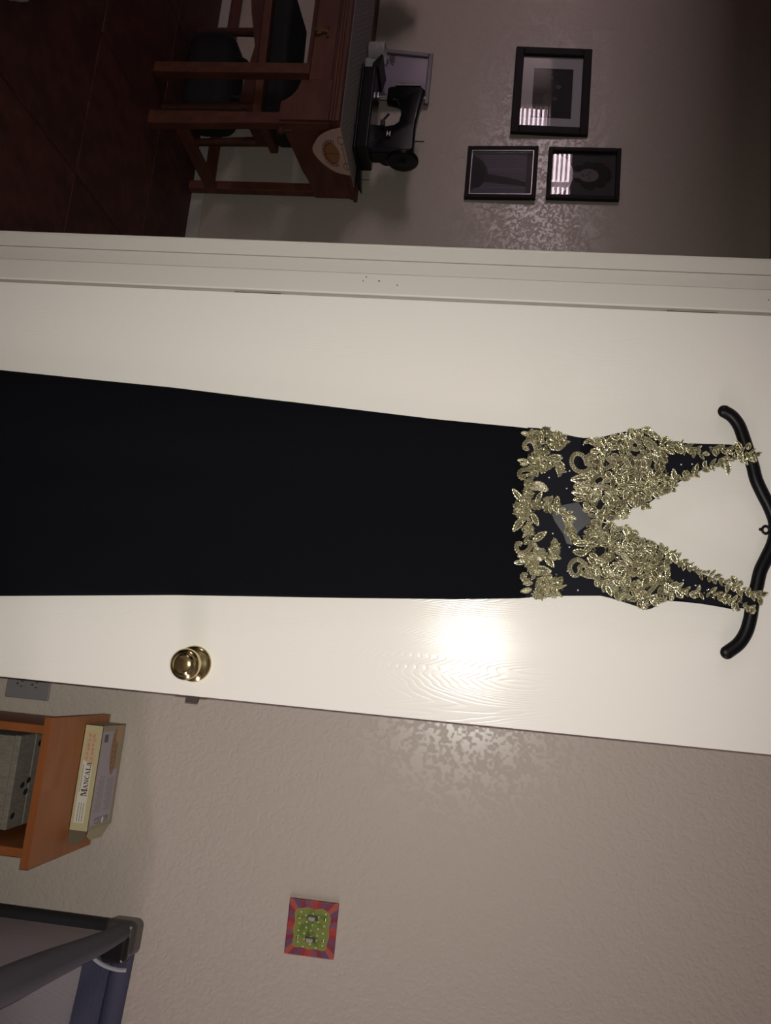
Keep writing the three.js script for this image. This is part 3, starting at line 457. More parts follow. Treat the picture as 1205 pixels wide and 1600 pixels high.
{ // sewing machine, along the wall, hand wheel to the right
  const m = thing('sewing_machine', 'black antique sewing machine with a hand wheel standing on the desk', 'sewing machine', [-2.40, DT + 0.003, -3.19]);
  const enamel = phys({ color: rgb(0.005, 0.006, 0.008), roughness: 0.3, specularIntensity: 0.5 }), steel = std({ color: rgb(0.5, 0.5, 0.5), metalness: 1, roughness: 0.28 }), dull = std({ color: rgb(0.03, 0.03, 0.035), metalness: 0.4, roughness: 0.5 });
  part('bed', merge([rbox(-0.215, 0.185, 0.012, 0.068, -0.085, 0.085, 0.008, 3), rbox(-0.222, 0.192, 0.004, 0.016, -0.09, 0.09, 0.004)]), enamel, m);
  part('bed_extension', merge([poly([[-0.215, 0.05], [-0.215, 0.075], [-0.275, 0.088], [-0.278, 0.083], [-0.235, 0.05]], 0.15, 0.002).translate(0, 0, -0.075)]), enamel, m);
  for (const [x, z] of [[-0.2, 0.07], [0.17, 0.07], [-0.2, -0.07], [0.17, -0.07], [-0.05, 0.075], [0.08, 0.075]]) part('foot', rod([x, 0, z], [x, 0.012, z], 0.011), dull, m);
  const arm = poly([[0.035, 0.066], [0.155, 0.066], [0.152, 0.13], [0.15, 0.238], [0.14, 0.247], [0.02, 0.246], [-0.06, 0.256], [-0.145, 0.272], [-0.155, 0.262], [-0.155, 0.135], [-0.15, 0.128], [-0.105, 0.128], [-0.098, 0.16], [-0.085, 0.190], [-0.03, 0.197], [0.015, 0.190], [0.035, 0.165], [0.042, 0.13]], 0.032, 0.01, 4).translate(0, 0, -0.016);
  part('arm', toCreasedNormals(arm, 0.6), enamel, m);
  part('face_plate', rbox(-0.172, -0.166, 0.15, 0.262, -0.028, 0.028, 0.003), steel, m, 'steel face plate');
  part('needle_bar', merge([rod([-0.13, 0.07, 0], [-0.13, 0.13, 0], 0.003), rod([-0.118, 0.085, 0], [-0.118, 0.13, 0], 0.004), slab(-0.14, -0.112, 0.074, 0.079, -0.012, 0.014), rod([-0.125, 0.27, 0], [-0.125, 0.285, 0], 0.008)]), steel, m);
  part('thread_lever', merge([tube([[-0.06, 0.18, 0.03], [-0.075, 0.165, 0.05], [-0.07, 0.15, 0.055]], 0.004, 12, 8)]), dull, m);
  part('stitch_lever', merge([rbox(0.02, 0.05, 0.105, 0.125, 0.03, 0.05, 0.004), rod([0.02, 0.118, 0.045], [-0.005, 0.14, 0.05], 0.005)]), dull, m);
  const w = part('hand_wheel', lathe([[0.0001, -0.012], [0.02, -0.012], [0.052, -0.004], [0.064, -0.009], [0.069, -0.004], [0.0695, 0.006], [0.064, 0.012], [0.046, 0.008], [0.02, 0.014], [0.0001, 0.016]], 44).rotateZ(-Math.PI / 2).translate(0.183, 0.212, 0), enamel, m);
  part('wheel_nut', rod([0.198, 0.212, 0], [0.206, 0.212, 0], 0.014), dull, w);
  part('spool_pin', merge([rod([0.09, 0.252, 0], [0.09, 0.298, 0], 0.0025), rod([0.13, 0.068, 0.06], [0.13, 0.10, 0.06], 0.002)]), dull, m);
  part('badge', merge([rbox(0.07, 0.095, 0.135, 0.14, 0.0365, 0.039, 0.001), rbox(0.07, 0.095, 0.148, 0.153, 0.0365, 0.039, 0.001), rbox(0.078, 0.088, 0.14, 0.148, 0.0365, 0.039, 0.001)]), steel, m, 'bright metal badge on the pillar');
  const mo = part('motor', merge([rod([0.03, 0.13, -0.075], [0.14, 0.13, -0.075], 0.032, 0.032, 20)]), enamel, m);
  part('belt_guard', merge([rbox(0.14, 0.168, 0.07, 0.20, -0.05, 0.03, 0.008)]), enamel, m);
}
{
  const t = thing('tray_with_pin', 'small dark pointed tray beside the hand wheel end of the sewing machine', 'tray', [-2.16, DT + 0.003, -3.30]);
  part('tray', poly([[-0.03, 0.012], [0.05, 0.018], [0.075, 0.022], [0.05, 0.006], [0.0, 0.0], [-0.03, 0.0]], 0.05, 0.002).translate(-0.05, 0.002, -0.025), std({ color: rgb(0.02, 0.018, 0.018), roughness: 0.5 }), t);
  part('pin', rod([-0.03, 0.014, 0], [-0.03, 0.055, 0], 0.0018), darkSteel, t);
}
{
  const b = thing('woven_basket', 'small white ribbed basket on the desk left of the sewing machine', 'basket', [-2.79, DT + 0.003, -3.235]);
  const white = std({ color: rgb(0.42, 0.41, 0.41), roughness: 0.85 });
  part('body', lathe([[0.0001, 0.002], [0.036, 0.002], [0.042, 0.01], [0.045, 0.04], [0.046, 0.078], [0.042, 0.078], [0.039, 0.012], [0.0001, 0.01]], 30), white, b);
  for (let k = 0; k < 9; k++) { const g = new THREE.TorusGeometry(0.0445 + 0.0002 * k, 0.0028, 6, 36); g.rotateX(Math.PI / 2); g.translate(0, 0.008 + k * 0.0082, 0); part('rib', g, white, b); }
  const c = thing('folded_cloth', 'crumpled white cloth heaped between the ribbed basket and the sewing machine', 'cloth', [-2.70, DT + 0.003, -3.235]);
  const g = new THREE.SphereGeometry(1, 40, 24), p = g.attributes.position, n = noise2(91, 16);
  for (let i = 0; i < p.count; i++) { const k = 1 + 0.35 * (n(p.getX(i) * 3 + 8, p.getZ(i) * 3 + p.getY(i) * 2 + 8) - 0.5); p.setXYZ(i, p.getX(i) * 0.05 * k, Math.max(0, p.getY(i) * 0.075 * k), p.getZ(i) * 0.045 * k); } g.computeVertexNormals();
  part('fabric', g, std({ color: rgb(0.36, 0.36, 0.36), roughness: 0.95 }), c);
}
{ // dark vessel added out of view to cast the shadow on the wall
  const v = thing('added_shadow_vase', 'dark round vessel added out of view on the desk to cast a shadow on the wall', 'added_shadow_vase', [-3.23, DT + 0.003, -3.13]);
  part('body', lathe([[0.0001, 0], [0.07, 0], [0.11, 0.05], [0.12, 0.10], [0.09, 0.16], [0.05, 0.20], [0.055, 0.22], [0.045, 0.22], [0.0001, 0.19]], 32), std({ color: rgb(0.03, 0.03, 0.03), roughness: 0.5 }), v);
}
// framed pictures
const frameBlack = phys({ color: rgb(0.018, 0.014, 0.014), roughness: 0.6, specularIntensity: 0.35 });
const paneGlass = phys({ color: rgb(1, 1, 1), transmission: 1, thickness: 0, roughness: 0.0, ior: 1.52 });
function person(g, x, y, s, hair, skin, dress) { // a soft grey figure in a photograph
  g.fillStyle = dress; g.beginPath(); g.ellipse(x, y + s * 1.5, s * 1.1, s * 1.0, 0, 0, 7); g.fill();
  g.fillStyle = hair; g.beginPath(); g.ellipse(x, y, s * 0.72, s * 0.8, 0, 0, 7); g.fill();
  g.fillStyle = skin; g.beginPath(); g.ellipse(x, y + s * 0.12, s * 0.40, s * 0.52, 0, 0, 7); g.fill();
  g.fillStyle = hair; for (const k of [-1, 1]) { g.beginPath(); g.ellipse(x + k * s * 0.17, y + s * 0.06, s * 0.06, s * 0.03, 0, 0, 7); g.fill(); } g.fillRect(x - s * 0.13, y + s * 0.36, s * 0.26, s * 0.04);
}
function speckle(g, w, h, seed, n, lo, hi, a) { const r = rng(seed); for (let i = 0; i < n; i++) { const v = Math.floor(lo + (hi - lo) * r()); g.fillStyle = `rgba(${v},${v},${v + 3},${a})`; g.beginPath(); g.ellipse(r() * w, r() * h, 1 + 5 * r(), 1 + 4 * r(), r() * 3, 0, 7); g.fill(); } }
const photoGroup = canvasTex(512, 400, (g, w, h) => {
  g.fillStyle = '#1c191b'; g.fillRect(0, 0, w, h); speckle(g, w, h, 3, 500, 20, 60, 0.35);
  person(g, w * 0.36, h * 0.34, 56, '#131113', '#595356', '#2b282a'); person(g, w * 0.60, h * 0.42, 50, '#151315', '#4e494c', '#37343a'); person(g, w * 0.18, h * 0.52, 44, '#121012', '#48444a', '#222022'); speckle(g, w, h, 4, 160, 60, 120, 0.18);
});
const photoRoom = canvasTex(512, 400, (g, w, h) => {
  g.fillStyle = '#5d5a63'; g.fillRect(0, 0, w, h); const r = rng(9);
  for (let x = 0; x < w; x += 10) { const v = 78 + Math.floor(36 * r()); g.fillStyle = `rgb(${v},${v - 3},${v + 8})`; g.fillRect(x, h * 0.12, 7, h * 0.7); }
  g.fillStyle = '#2d2b31'; g.beginPath(); g.moveTo(w * 0.06, h); g.quadraticCurveTo(w * 0.2, h * 0.74, w * 0.5, h * 0.72); g.quadraticCurveTo(w * 0.62, h * 0.2, w * 0.70, h * 0.08); g.lineTo(w * 0.78, h * 0.1); g.quadraticCurveTo(w * 0.72, h * 0.5, w * 0.68, h * 0.76); g.lineTo(w * 0.9, h); g.fill();
  g.fillStyle = '#201f24'; g.beginPath(); g.ellipse(w * 0.52, h * 0.9, w * 0.3, h * 0.14, 0, 0, 7); g.fill(); g.fillStyle = '#3c3a42'; g.fillRect(0, 0, w, h * 0.1); speckle(g, w, h, 6, 300, 60, 130, 0.12);
});
const photoWoman = canvasTex(400, 512, (g, w, h) => {
  g.fillStyle = '#3a363a'; g.fillRect(0, 0, w, h);
  g.fillStyle = '#d8d2d6'; g.beginPath(); g.ellipse(w * 0.5, h * 0.98, w * 0.46, h * 0.32, 0, 0, 7); g.fill();
  g.fillStyle = '#0e0c0d'; const r = rng(14); for (let k = 0; k < 90; k++) { const a = r() * 6.3, d = Math.sqrt(r()); g.beginPath(); g.arc(w * 0.5 + Math.cos(a) * d * w * 0.29, h * 0.37 + Math.sin(a) * d * h * 0.27, 20 + 12 * r(), 0, 7); g.fill(); }
  g.fillStyle = '#6b6265'; g.beginPath(); g.ellipse(w * 0.5, h * 0.42, w * 0.15, h * 0.16, 0, 0, 7); g.fill(); g.fillRect(w * 0.43, h * 0.52, w * 0.14, h * 0.14);
  g.fillStyle = '#1d1718'; for (const k of [-1, 1]) { g.beginPath(); g.ellipse(w * 0.5 + k * w * 0.065, h * 0.40, 11, 5, 0, 0, 7); g.fill(); } g.fillRect(w * 0.46, h * 0.505, w * 0.08, 6); g.fillRect(w * 0.492, h * 0.42, 5, 26);
});
const photoBeach = canvasTex(400, 512, (g, w, h) => {
  g.fillStyle = '#8d8497'; g.fillRect(0, 0, w, h); g.fillStyle = '#4a4450'; const r = rng(4);
  for (const [x, y] of [[40, 400], [70, 470], [360, 470]]) for (let k = 0; k < 26; k++) { const a = -0.4 - r() * 2.4, L = 30 + 50 * r(); g.beginPath(); g.ellipse(x + Math.cos(a) * L / 2, y + Math.sin(a) * L / 2, L / 2, 7, a, 0, 7); g.fill(); }
  g.fillRect(0, 470, w, 42); g.fillRect(250, 200, 5, 60);
});
function picture(name, label, x0, x1, y0, y1, fw, mat, photo, inner, depth = 0.024) {
  const W = x1 - x0, H = y1 - y0, o = thing(name, label, 'framed picture', [(x0 + x1) / 2, (y0 + y1) / 2, -3.399]);
  const bar = (a, b, c, d) => rbox(a, b, c, d, 0, depth, 0.004);
  part('frame', merge([bar(-W / 2, W / 2, H / 2 - fw, H / 2), bar(-W / 2, W / 2, -H / 2, -H / 2 + fw), bar(-W / 2, -W / 2 + fw, -H / 2 + fw * 0.98, H / 2 - fw * 0.98), bar(W / 2 - fw, W / 2, -H / 2 + fw * 0.98, H / 2 - fw * 0.98)]), mat.frame, o);
  const w = W - 2 * fw, h = H - 2 * fw;
  if (mat.lip) part('inner_lip', merge([[-w / 2, w / 2, h / 2 - 0.003, h / 2], [-w / 2, w / 2, -h / 2, -h / 2 + 0.003], [-w / 2, -w / 2 + 0.003, -h / 2, h / 2], [w / 2 - 0.003, w / 2, -h / 2, h / 2]].map((q) => slab(...q, 0.004, depth - 0.004))), mat.lip, o);
  if (inner) part('mat_board', merge([slab(-w / 2, w / 2, inner[3], h / 2, 0.003, 0.007), slab(-w / 2, w / 2, -h / 2, inner[2], 0.003, 0.007), slab(-w / 2, inner[0], inner[2], inner[3], 0.003, 0.007), slab(inner[1], w / 2, inner[2], inner[3], 0.003, 0.007)]), mat.board, o);
  const r = inner || [-w / 2, w / 2, -h / 2, h / 2], g = new THREE.PlaneGeometry(r[1] - r[0], r[3] - r[2]); g.translate((r[0] + r[1]) / 2, (r[2] + r[3]) / 2, 0.0045);
  part('photograph', g, std({ map: photo, roughness: 0.75 }), o);
  part('backing', slab(-w / 2 - 0.002, w / 2 + 0.002, -h / 2 - 0.002, h / 2 + 0.002, 0.001, 0.0035), frameBlack, o);
  const gl = new THREE.PlaneGeometry(w, h); gl.translate(0, 0, 0.0095); part('glass', gl, paneGlass, o);
  return o;
}
const lipSteel = std({ color: rgb(0.35, 0.33, 0.33), metalness: 0.9, roughness: 0.35 });
picture('framed_photo', 'largest of the three black picture frames, with a pale mat around a dark photo', -2.952, -2.502, 1.458, 1.807, 0.038, { frame: frameBlack, board: std({ color: rgb(0.42, 0.41, 0.43), roughness: 0.9 }) }, photoGroup, [-0.125, 0.135, -0.085, 0.095]).rotation.x = -0.038;
picture('framed_photo', 'small black frame hung lower with a grey photo of a room, nearer the desk', -2.433, -2.170, 1.273, 1.592, 0.02, { frame: frameBlack, lip: lipSteel }, photoRoom, null).rotation.x = 0.035;
picture('framed_photo', 'small black frame holding a portrait of a dark-haired woman', -2.435, -2.177, 1.637, 1.957, 0.02, { frame: frameBlack, lip: null }, photoWoman, null);
{ // frame leaning on the wall at the back of the desk
  const o = picture('leaning_frame', 'grey framed picture leaning against the wall behind the sewing machine', -2.945, -2.675, 0.80, 1.075, 0.021, { frame: std({ color: rgb(0.12, 0.105, 0.12), roughness: 0.4 }) }, photoBeach, null, 0.018);
  o.position.set(-2.775, 0.935, -3.372); o.rotation.set(-0.13, 0, 0.0);
}
{
  const r = thing('shaggy_rug', 'light grey shaggy rug whose edge shows on the tiled floor', 'rug', [-2.36, 0.001, -1.46]);
  const s = new THREE.Shape(), rr = rng(8), N = 180; for (let i = 0; i < N; i++) { const a = i / N * 2 * Math.PI, k = 0.703 * (1 + 0.012 * (rr() - 0.5)); s[i ? 'lineTo' : 'moveTo'](Math.cos(a) * k, Math.sin(a) * k); } s.closePath();
  part('pile', new THREE.ExtrudeGeometry(s, { depth: 0.012, bevelEnabled: true, bevelSize: 0.008, bevelThickness: 0.006, bevelSegments: 2 }).rotateX(-Math.PI / 2), std({ color: rgb(0.5, 0.5, 0.5), roughness: 1, bumpMap: peel, bumpScale: 0.01 }), r);
}
// ---------- right-hand side: shelf, game box, playpen, switch and outlet ----------
const beech = woodTex(71, [0.66, 0.43, 0.27], [0.58, 0.36, 0.21], 3, 26), beechMat = std({ map: beech, roughness: 0.5 }), edgeMat = std({ map: beech, color: rgb(0.80, 0.66, 0.44), roughness: 0.5 });
{
  const s = thing('cube_shelf', 'small brown wooden cube shelf under the wall beside the door', 'shelf', [0.29, 0, -1.9]);
  part('top', merge([rbox(-0.153, 0.153, 0.561, 0.58, -0.143, 0.147, 0.0015)]), beechMat, s);
  part('front_edging', rbox(-0.153, 0.153, 0.561, 0.5802, 0.147, 0.1505, 0.001), edgeMat, s);
  for (const k of [-1, 1]) part('side', rbox(k < 0 ? -0.134 : 0.116, k < 0 ? -0.116 : 0.134, 0, 0.561, -0.14, 0.138, 0.0015), edgeMat, s);
  part('bottom', rbox(-0.116, 0.116, 0.06, 0.078, -0.14, 0.135, 0.0015), beechMat, s);
  part('back', slab(-0.116, 0.116, 0.06, 0.561, -0.1415, -0.136), beechMat, s);
}
{ // grey storage box in the shelf, seen from above
  const felt = dataTex(512, (u, v, o) => { const a = nA(u * 64, v * 16), b = nC(u * 320, v * 80), k = 0.44 + 0.08 * a + 0.07 * b; o[0] = 255 * k; o[1] = 243 * k; o[2] = 222 * k; }, true); felt.repeat.set(5, 5);
  const grey = std({ map: felt, color: rgb(0.85, 0.85, 0.85), roughness: 0.95 }), spot = std({ color: rgb(0.012, 0.01, 0.009), roughness: 0.9 });
  const b = thing('storage_box', 'weathered grey wooden box with dark knot holes inside the cube shelf', 'box', [0.286, 0.079, -1.92], 0.02);
  part('body', rbox(-0.098, 0.098, 0, 0.385, -0.105, 0.098, 0.004), grey, b);
  const boards = [[-0.105, -0.038], [-0.036, 0.033], [0.035, 0.102]];
  for (const [z0, z1] of boards) part('lid_board', rbox(-0.1, 0.1, 0.386, 0.401, z0, z1, 0.003), grey, b);
  const hole = (x, z, r) => { const g = new THREE.CylinderGeometry(r, r, 0.0012, 18); g.scale(0.72, 1, 1.0); g.rotateY(0.3); g.translate(x, 0.4008, z); return g; };
  for (const [x, z, r] of [[-0.078, 0.012, 0.0095], [0.002, 0.037, 0.009], [0.010, 0.061, 0.009], [0.026, 0.043, 0.0095], [0.072, 0.083, 0.009], [-0.03, -0.06, 0.009]]) part('knot_hole', hole(x, z, r), spot, b);
  const fr = (x, y, r) => { const g = new THREE.CylinderGeometry(r, r, 0.0012, 18); g.rotateX(Math.PI / 2); g.scale(1, 0.75, 1); g.translate(x, y, 0.0982); return g; };
  part('knot_hole', fr(-0.04, 0.33, 0.011), spot, b); part('knot_hole', fr(0.05, 0.22, 0.011), spot, b);
  const k = thing('blue_folder', 'thin blue folder wedged beside the grey box in the cube shelf', 'folder', [0.1855, 0.079, -1.95]);
  part('cover', rbox(-0.0085, -0.002, 0, 0.462, -0.085, 0.09, 0.001), std({ color: rgb(0.02, 0.03, 0.16), roughness: 0.6 }), k);
}
{ // board game box lying upside down on the shelf
  const BW = 0.232, BH = 0.044, BD = 0.128, front = canvasTex(1024, 192, (g, w, h) => {
    g.fillStyle = '#bdb48c'; g.fillRect(0, 0, w, h);
    g.save(); g.translate(w, h); g.rotate(Math.PI); // the box is upside down
    g.fillStyle = '#d3d0c4'; g.fillRect(w * 0.07, h * 0.17, w * 0.60, h * 0.54);
    g.fillStyle = '#c2a987'; g.beginPath(); g.moveTo(w * 0.66, h * 0.17); g.lineTo(w * 0.94, h * 0.17); g.lineTo(w * 0.93, h * 0.74); g.lineTo(w * 0.60, h * 0.78); g.closePath(); g.fill();
    g.fillStyle = '#a98a66'; const r = rng(2); for (let i = 0; i < 6; i++) for (let j = 0; j < 2; j++) { g.beginPath(); g.ellipse(w * (0.68 + 0.043 * i), h * (0.34 + 0.24 * j), 13, 9, 0, 0, 7); g.fill(); } for (let i = 0; i < 60; i++) { g.fillStyle = ['#8d6c4c', '#d6c6a8', '#b58f68'][i % 3]; g.beginPath(); g.arc(w * (0.66 + 0.26 * r()), h * (0.2 + 0.5 * r()), 4, 0, 7); g.fill(); }
    g.fillStyle = '#26221e'; g.font = 'bold 84px serif'; g.textBaseline = 'alphabetic'; g.fillText('M', w * 0.315, h * 0.64); g.font = 'bold 66px serif'; g.save(); g.translate(w * 0.385, h * 0.64); g.scale(0.92, 1); g.fillText('ANCALA', 0, 0); g.restore();
    g.fillStyle = '#4a453d'; for (let i = 0; i < 24; i++) g.fillRect(w * 0.36 + i * 11, h * 0.215, 7, 8);
    for (let j = 0; j < 3; j++) for (let i = 0; i < 19; i++) g.fillRect(w * 0.085 + i * 9.5, h * (0.30 + 0.13 * j), 4 + ((i * 7 + j * 3) % 4), 8);
    g.restore();
  });
  const top = canvasTex(1024, 560, (g, w, h) => {
    g.fillStyle = '#9d937c'; g.fillRect(0, 0, w, h);
    g.fillStyle = '#aaa3ab'; g.fillRect(w * 0.06, h * 0.28, w * 0.90, h * 0.68); g.fillRect(w * 0.45, h * 0.12, w * 0.51, h * 0.3);
    // a hand's edge and the game board, from a photograph on the box
    g.save(); g.translate(w * 0.27, h * 0.38); g.rotate(-0.05); g.fillStyle = '#9a7758'; g.beginPath(); g.ellipse(0, 0, w * 0.23, h * 0.15, 0, 0, 7); g.fill(); g.fillStyle = '#6d4f38'; for (let i = -3; i <= 3; i++) for (const j of [-1, 1]) { g.beginPath(); g.ellipse(i * w * 0.055, j * h * 0.06, 18, 16, 0, 0, 7); g.fill(); } g.fillStyle = '#c4a483'; for (let i = -3; i <= 3; i++) for (const j of [-1, 1]) { g.beginPath(); g.arc(i * w * 0.055 + 4, j * h * 0.06 + 3, 6, 0, 7); g.fill(); } g.restore();
    g.fillStyle = '#b58f72'; g.beginPath(); g.ellipse(w * 0.10, h * 0.22, w * 0.09, h * 0.14, 0.4, 0, 7); g.fill();
    g.fillStyle = '#5f5570'; g.fillRect(w * 0.09, h * 0.72, w * 0.075, h * 0.16);
    g.fillStyle = '#7b7582'; for (let j = 0; j < 22; j++) { g.fillRect(w * (0.53 + 0.0145 * j), h * 0.18, 4, h * (0.34 - (j % 5) * 0.02)); g.fillRect(w * (0.53 + 0.0145 * j), h * 0.60, 4, h * (0.30 - (j % 4) * 0.03)); }
    g.fillStyle = '#3d3a38'; g.save(); g.translate(w * 0.895, h * 0.20); g.rotate(Math.PI / 2); g.font = 'bold 62px serif'; g.fillText('MANCALA', 0, 0); g.restore();
    g.strokeStyle = '#4b4845'; g.lineWidth = 6; g.beginPath(); g.moveTo(w * 0.945, h * 0.22); g.quadraticCurveTo(w * 0.958, h * 0.5, w * 0.945, h * 0.78); g.stroke();
    g.fillStyle = '#6f6a75'; for (let i = 0; i < 5; i++) g.fillRect(w * 0.5, h * (0.55 + 0.05 * i), 8, 14);
  });
  const card = std({ color: rgb(0.40, 0.365, 0.235), roughness: 0.7 }), inside_ = std({ color: rgb(0.14, 0.115, 0.075), roughness: 0.9 });
  const b = thing('board_game_box', 'cream board game box reading MANCALA lying upside down with its end open on the shelf', 'game box', [0.272, 0.5805, -1.9745]);
  const T = 0.0012, hw = BW / 2, hd = BD / 2;
  const plate = (w, h, tex, place, name, label) => { const g = new THREE.BoxGeometry(w, h, T), m = std({ map: tex, roughness: 0.6 }), e = card; const x = shadow(new THREE.Mesh(g, [e, e, e, e, m, inside_])); x.name = name; if (label) x.userData.label = label; place(x); b.add(x); return x; };
  plate(BW, BH, front, (m) => m.position.set(0, BH / 2, hd - T / 2), 'front_panel', 'front panel with the upside-down word MANCALA');
  plate(BW, BD, top, (m) => { m.rotation.x = -Math.PI / 2; m.position.set(0, BH - T / 2, 0); }, 'top_panel', 'printed panel with a picture and small text');
  part('bottom_panel', slab(-hw, hw, 0, T, -hd, hd), inside_, b); part('back_panel', slab(-hw, hw, 0, BH, -hd, -hd + T), card, b); part('left_panel', slab(-hw, -hw + T, 0, BH, -hd, hd), card, b);
  const flap = poly([[0, -hd + 0.004], [0, hd - 0.012], [0.016, hd - 0.018], [0.03, hd - 0.05], [0.034, -hd + 0.01]], T); flap.rotateX(Math.PI / 2); const fl = part('end_flap', flap, card, b, 'open end flap'); fl.position.set(hw, BH - 0.0005, 0); fl.rotation.z = -0.42;
  part('hang_hole', merge([rbox(hw - 0.022, hw - 0.010, BH - 0.0004, BH + 0.0004, -0.012, -0.004, 0.0003, 1)]), std({ color: rgb(0.75, 0.73, 0.68), roughness: 0.8 }), b, 'small white hang hole');
  const wing = poly([[0, 0.002], [0.03, 0.006], [0.028, BH - 0.012], [0.012, BH - 0.003], [0, BH - 0.003]], T); const wg = part('side_flap', wing, inside_, b); wg.position.set(hw, 0, hd - 0.003); wg.rotation.y = -0.35;
}
{ // outlet half hidden by the door
  const o = thing('wall_outlet', 'grey duplex wall outlet peeking out from behind the door edge', 'outlet', [0.086, 0.353, -2.05]);
  const pl = std({ color: rgb(0.22, 0.21, 0.215), roughness: 0.45 }), dk = std({ color: rgb(0.01, 0.01, 0.01), roughness: 0.8 });
  part('cover_plate', rbox(-0.036, 0.036, -0.058, 0.058, 0, 0.006, 0.0025), pl, o);
  for (const y of [-0.0195, 0.0195]) {
    const r = part('socket', new THREE.CylinderGeometry(0.0168, 0.0168, 0.004, 28).scale(1, 1, 0.84).rotateX(Math.PI / 2).translate(0, y, 0.0055), pl, o);
    part('slots', merge([slab(-0.0075, -0.0055, y - 0.001, y + 0.007, 0.0074, 0.0079), slab(0.0052, 0.0072, y - 0.001, y + 0.006, 0.0074, 0.0079), new THREE.CylinderGeometry(0.0025, 0.0025, 0.0005, 12).rotateX(Math.PI / 2).translate(0, y - 0.0085, 0.0077)]), dk, r);
  }
  part('screw', new THREE.CylinderGeometry(0.003, 0.003, 0.001, 12).rotateX(Math.PI / 2).translate(0, 0, 0.0062), pl, o);
}
{ // painted double switch plate
  const W = 0.121, H = 0.116, tex = canvasTex(768, 740, (g, w, h) => {
    const r = rng(12), cx = w / 2, cy = h / 2;
    for (let k = 0; k < 36; k++) { // rays of red, rust and purple towards the centre
      const a0 = k / 36 * 2 * Math.PI, a1 = (k + 1.05) / 36 * 2 * Math.PI; g.fillStyle = ['#b4413f', '#a53238', '#7a4a66', '#8c3a4a', '#b8584b', '#6d4c6e', '#92303a', '#7f5570', '#b04a48'][k % 9];
      g.beginPath(); g.moveTo(cx, cy); g.lineTo(cx + Math.cos(a0) * 700, cy + Math.sin(a0) * 700); g.lineTo(cx + Math.cos(a1) * 700, cy + Math.sin(a1) * 700); g.fill();
    }
    for (let k = 0; k < 500; k++) { const a = r() * 6.3, d = 200 + 330 * r(); g.strokeStyle = r() < 0.5 ? 'rgba(60,20,40,0.16)' : 'rgba(230,150,120,0.12)'; g.lineWidth = 2 + 3 * r(); g.beginPath(); g.moveTo(cx + Math.cos(a) * d, cy + Math.sin(a) * d); g.lineTo(cx + Math.cos(a) * (d + 40), cy + Math.sin(a) * (d + 40)); g.stroke(); }
    const wavy = (s) => { g.beginPath(); const N = 160; for (let i = 0; i <= N; i++) { const a = i / N * 2 * Math.PI, c = Math.cos(a), n = Math.sin(a), q = Math.pow(Math.pow(Math.abs(c), 7) + Math.pow(Math.abs(n), 7), -1 / 7), R = s * q * (1 + 0.035 * Math.sin(a * 9 + 1)); g.lineTo(cx + c * R * 272, cy + n * R * 262); } g.closePath(); };
    g.fillStyle = '#a98d4a'; wavy(1.0); g.fill(); g.fillStyle = '#84903f'; wavy(0.955); g.fill();
    g.fillStyle = 'rgba(90,110,40,0.35)'; for (let k = 0; k < 60; k++) { g.beginPath(); g.ellipse(cx + (r() - 0.5) * 420, cy + (r() - 0.5) * 400, 20 + 30 * r(), 14 + 20 * r(), r() * 3, 0, 7); g.fill(); }
    g.fillStyle = '#c6ca9c'; for (let i = 0; i < 6; i++) for (let j = 0; j < 5; j++) { const x = cx - 205 + i * 82 + (j % 2) * 36 + (r() - 0.5) * 24, y = cy - 185 + j * 92 + (r() - 0.5) * 24; g.beginPath(); g.arc(x, y, 14, 0, 7); g.fill(); }
  });
  const o = thing('switch_plate', 'painted double switch plate with red and purple rim and green dotted centre', 'light switch', [0.5635, 1.135, -2.05]);
  const g = new RoundedBoxGeometry(W, H, 0.008, 3, 0.0035); g.translate(0, 0, 0.004); const p = g.attributes.position, uv = g.attributes.uv; for (let i = 0; i < p.count; i++) uv.setXY(i, p.getX(i) / W + 0.5, p.getY(i) / H + 0.5);
  part('plate', g, phys({ map: tex, color: rgb(0.82, 0.86, 0.86), roughness: 0.4, clearcoat: 0.5, clearcoatRoughness: 0.2 }), o);
  const ivory = std({ color: rgb(0.48, 0.45, 0.40), roughness: 0.35 }), dk = std({ color: rgb(0.05, 0.045, 0.03), roughness: 0.7 });
  for (const x of [-0.023, 0.023]) {
    part('slot', rbox(x - 0.0052, x + 0.0052, -0.0125, 0.0125, 0.0078, 0.0086, 0.0003, 1), dk, o);
    const t = part('toggle', rbox(-0.0036, 0.0036, -0.003, 0.0105, -0.004, 0.005, 0.001), ivory, o); t.position.set(x, -0.004, 0.0125); t.rotation.x = 0.55;
    for (const y of [-0.030, 0.030]) part('screw', new THREE.SphereGeometry(0.0034, 12, 8).scale(1, 1, 0.5).translate(x, y, 0.0082), std({ color: rgb(0.45, 0.42, 0.25), metalness: 0.9, roughness: 0.25 }), o);
  }
}
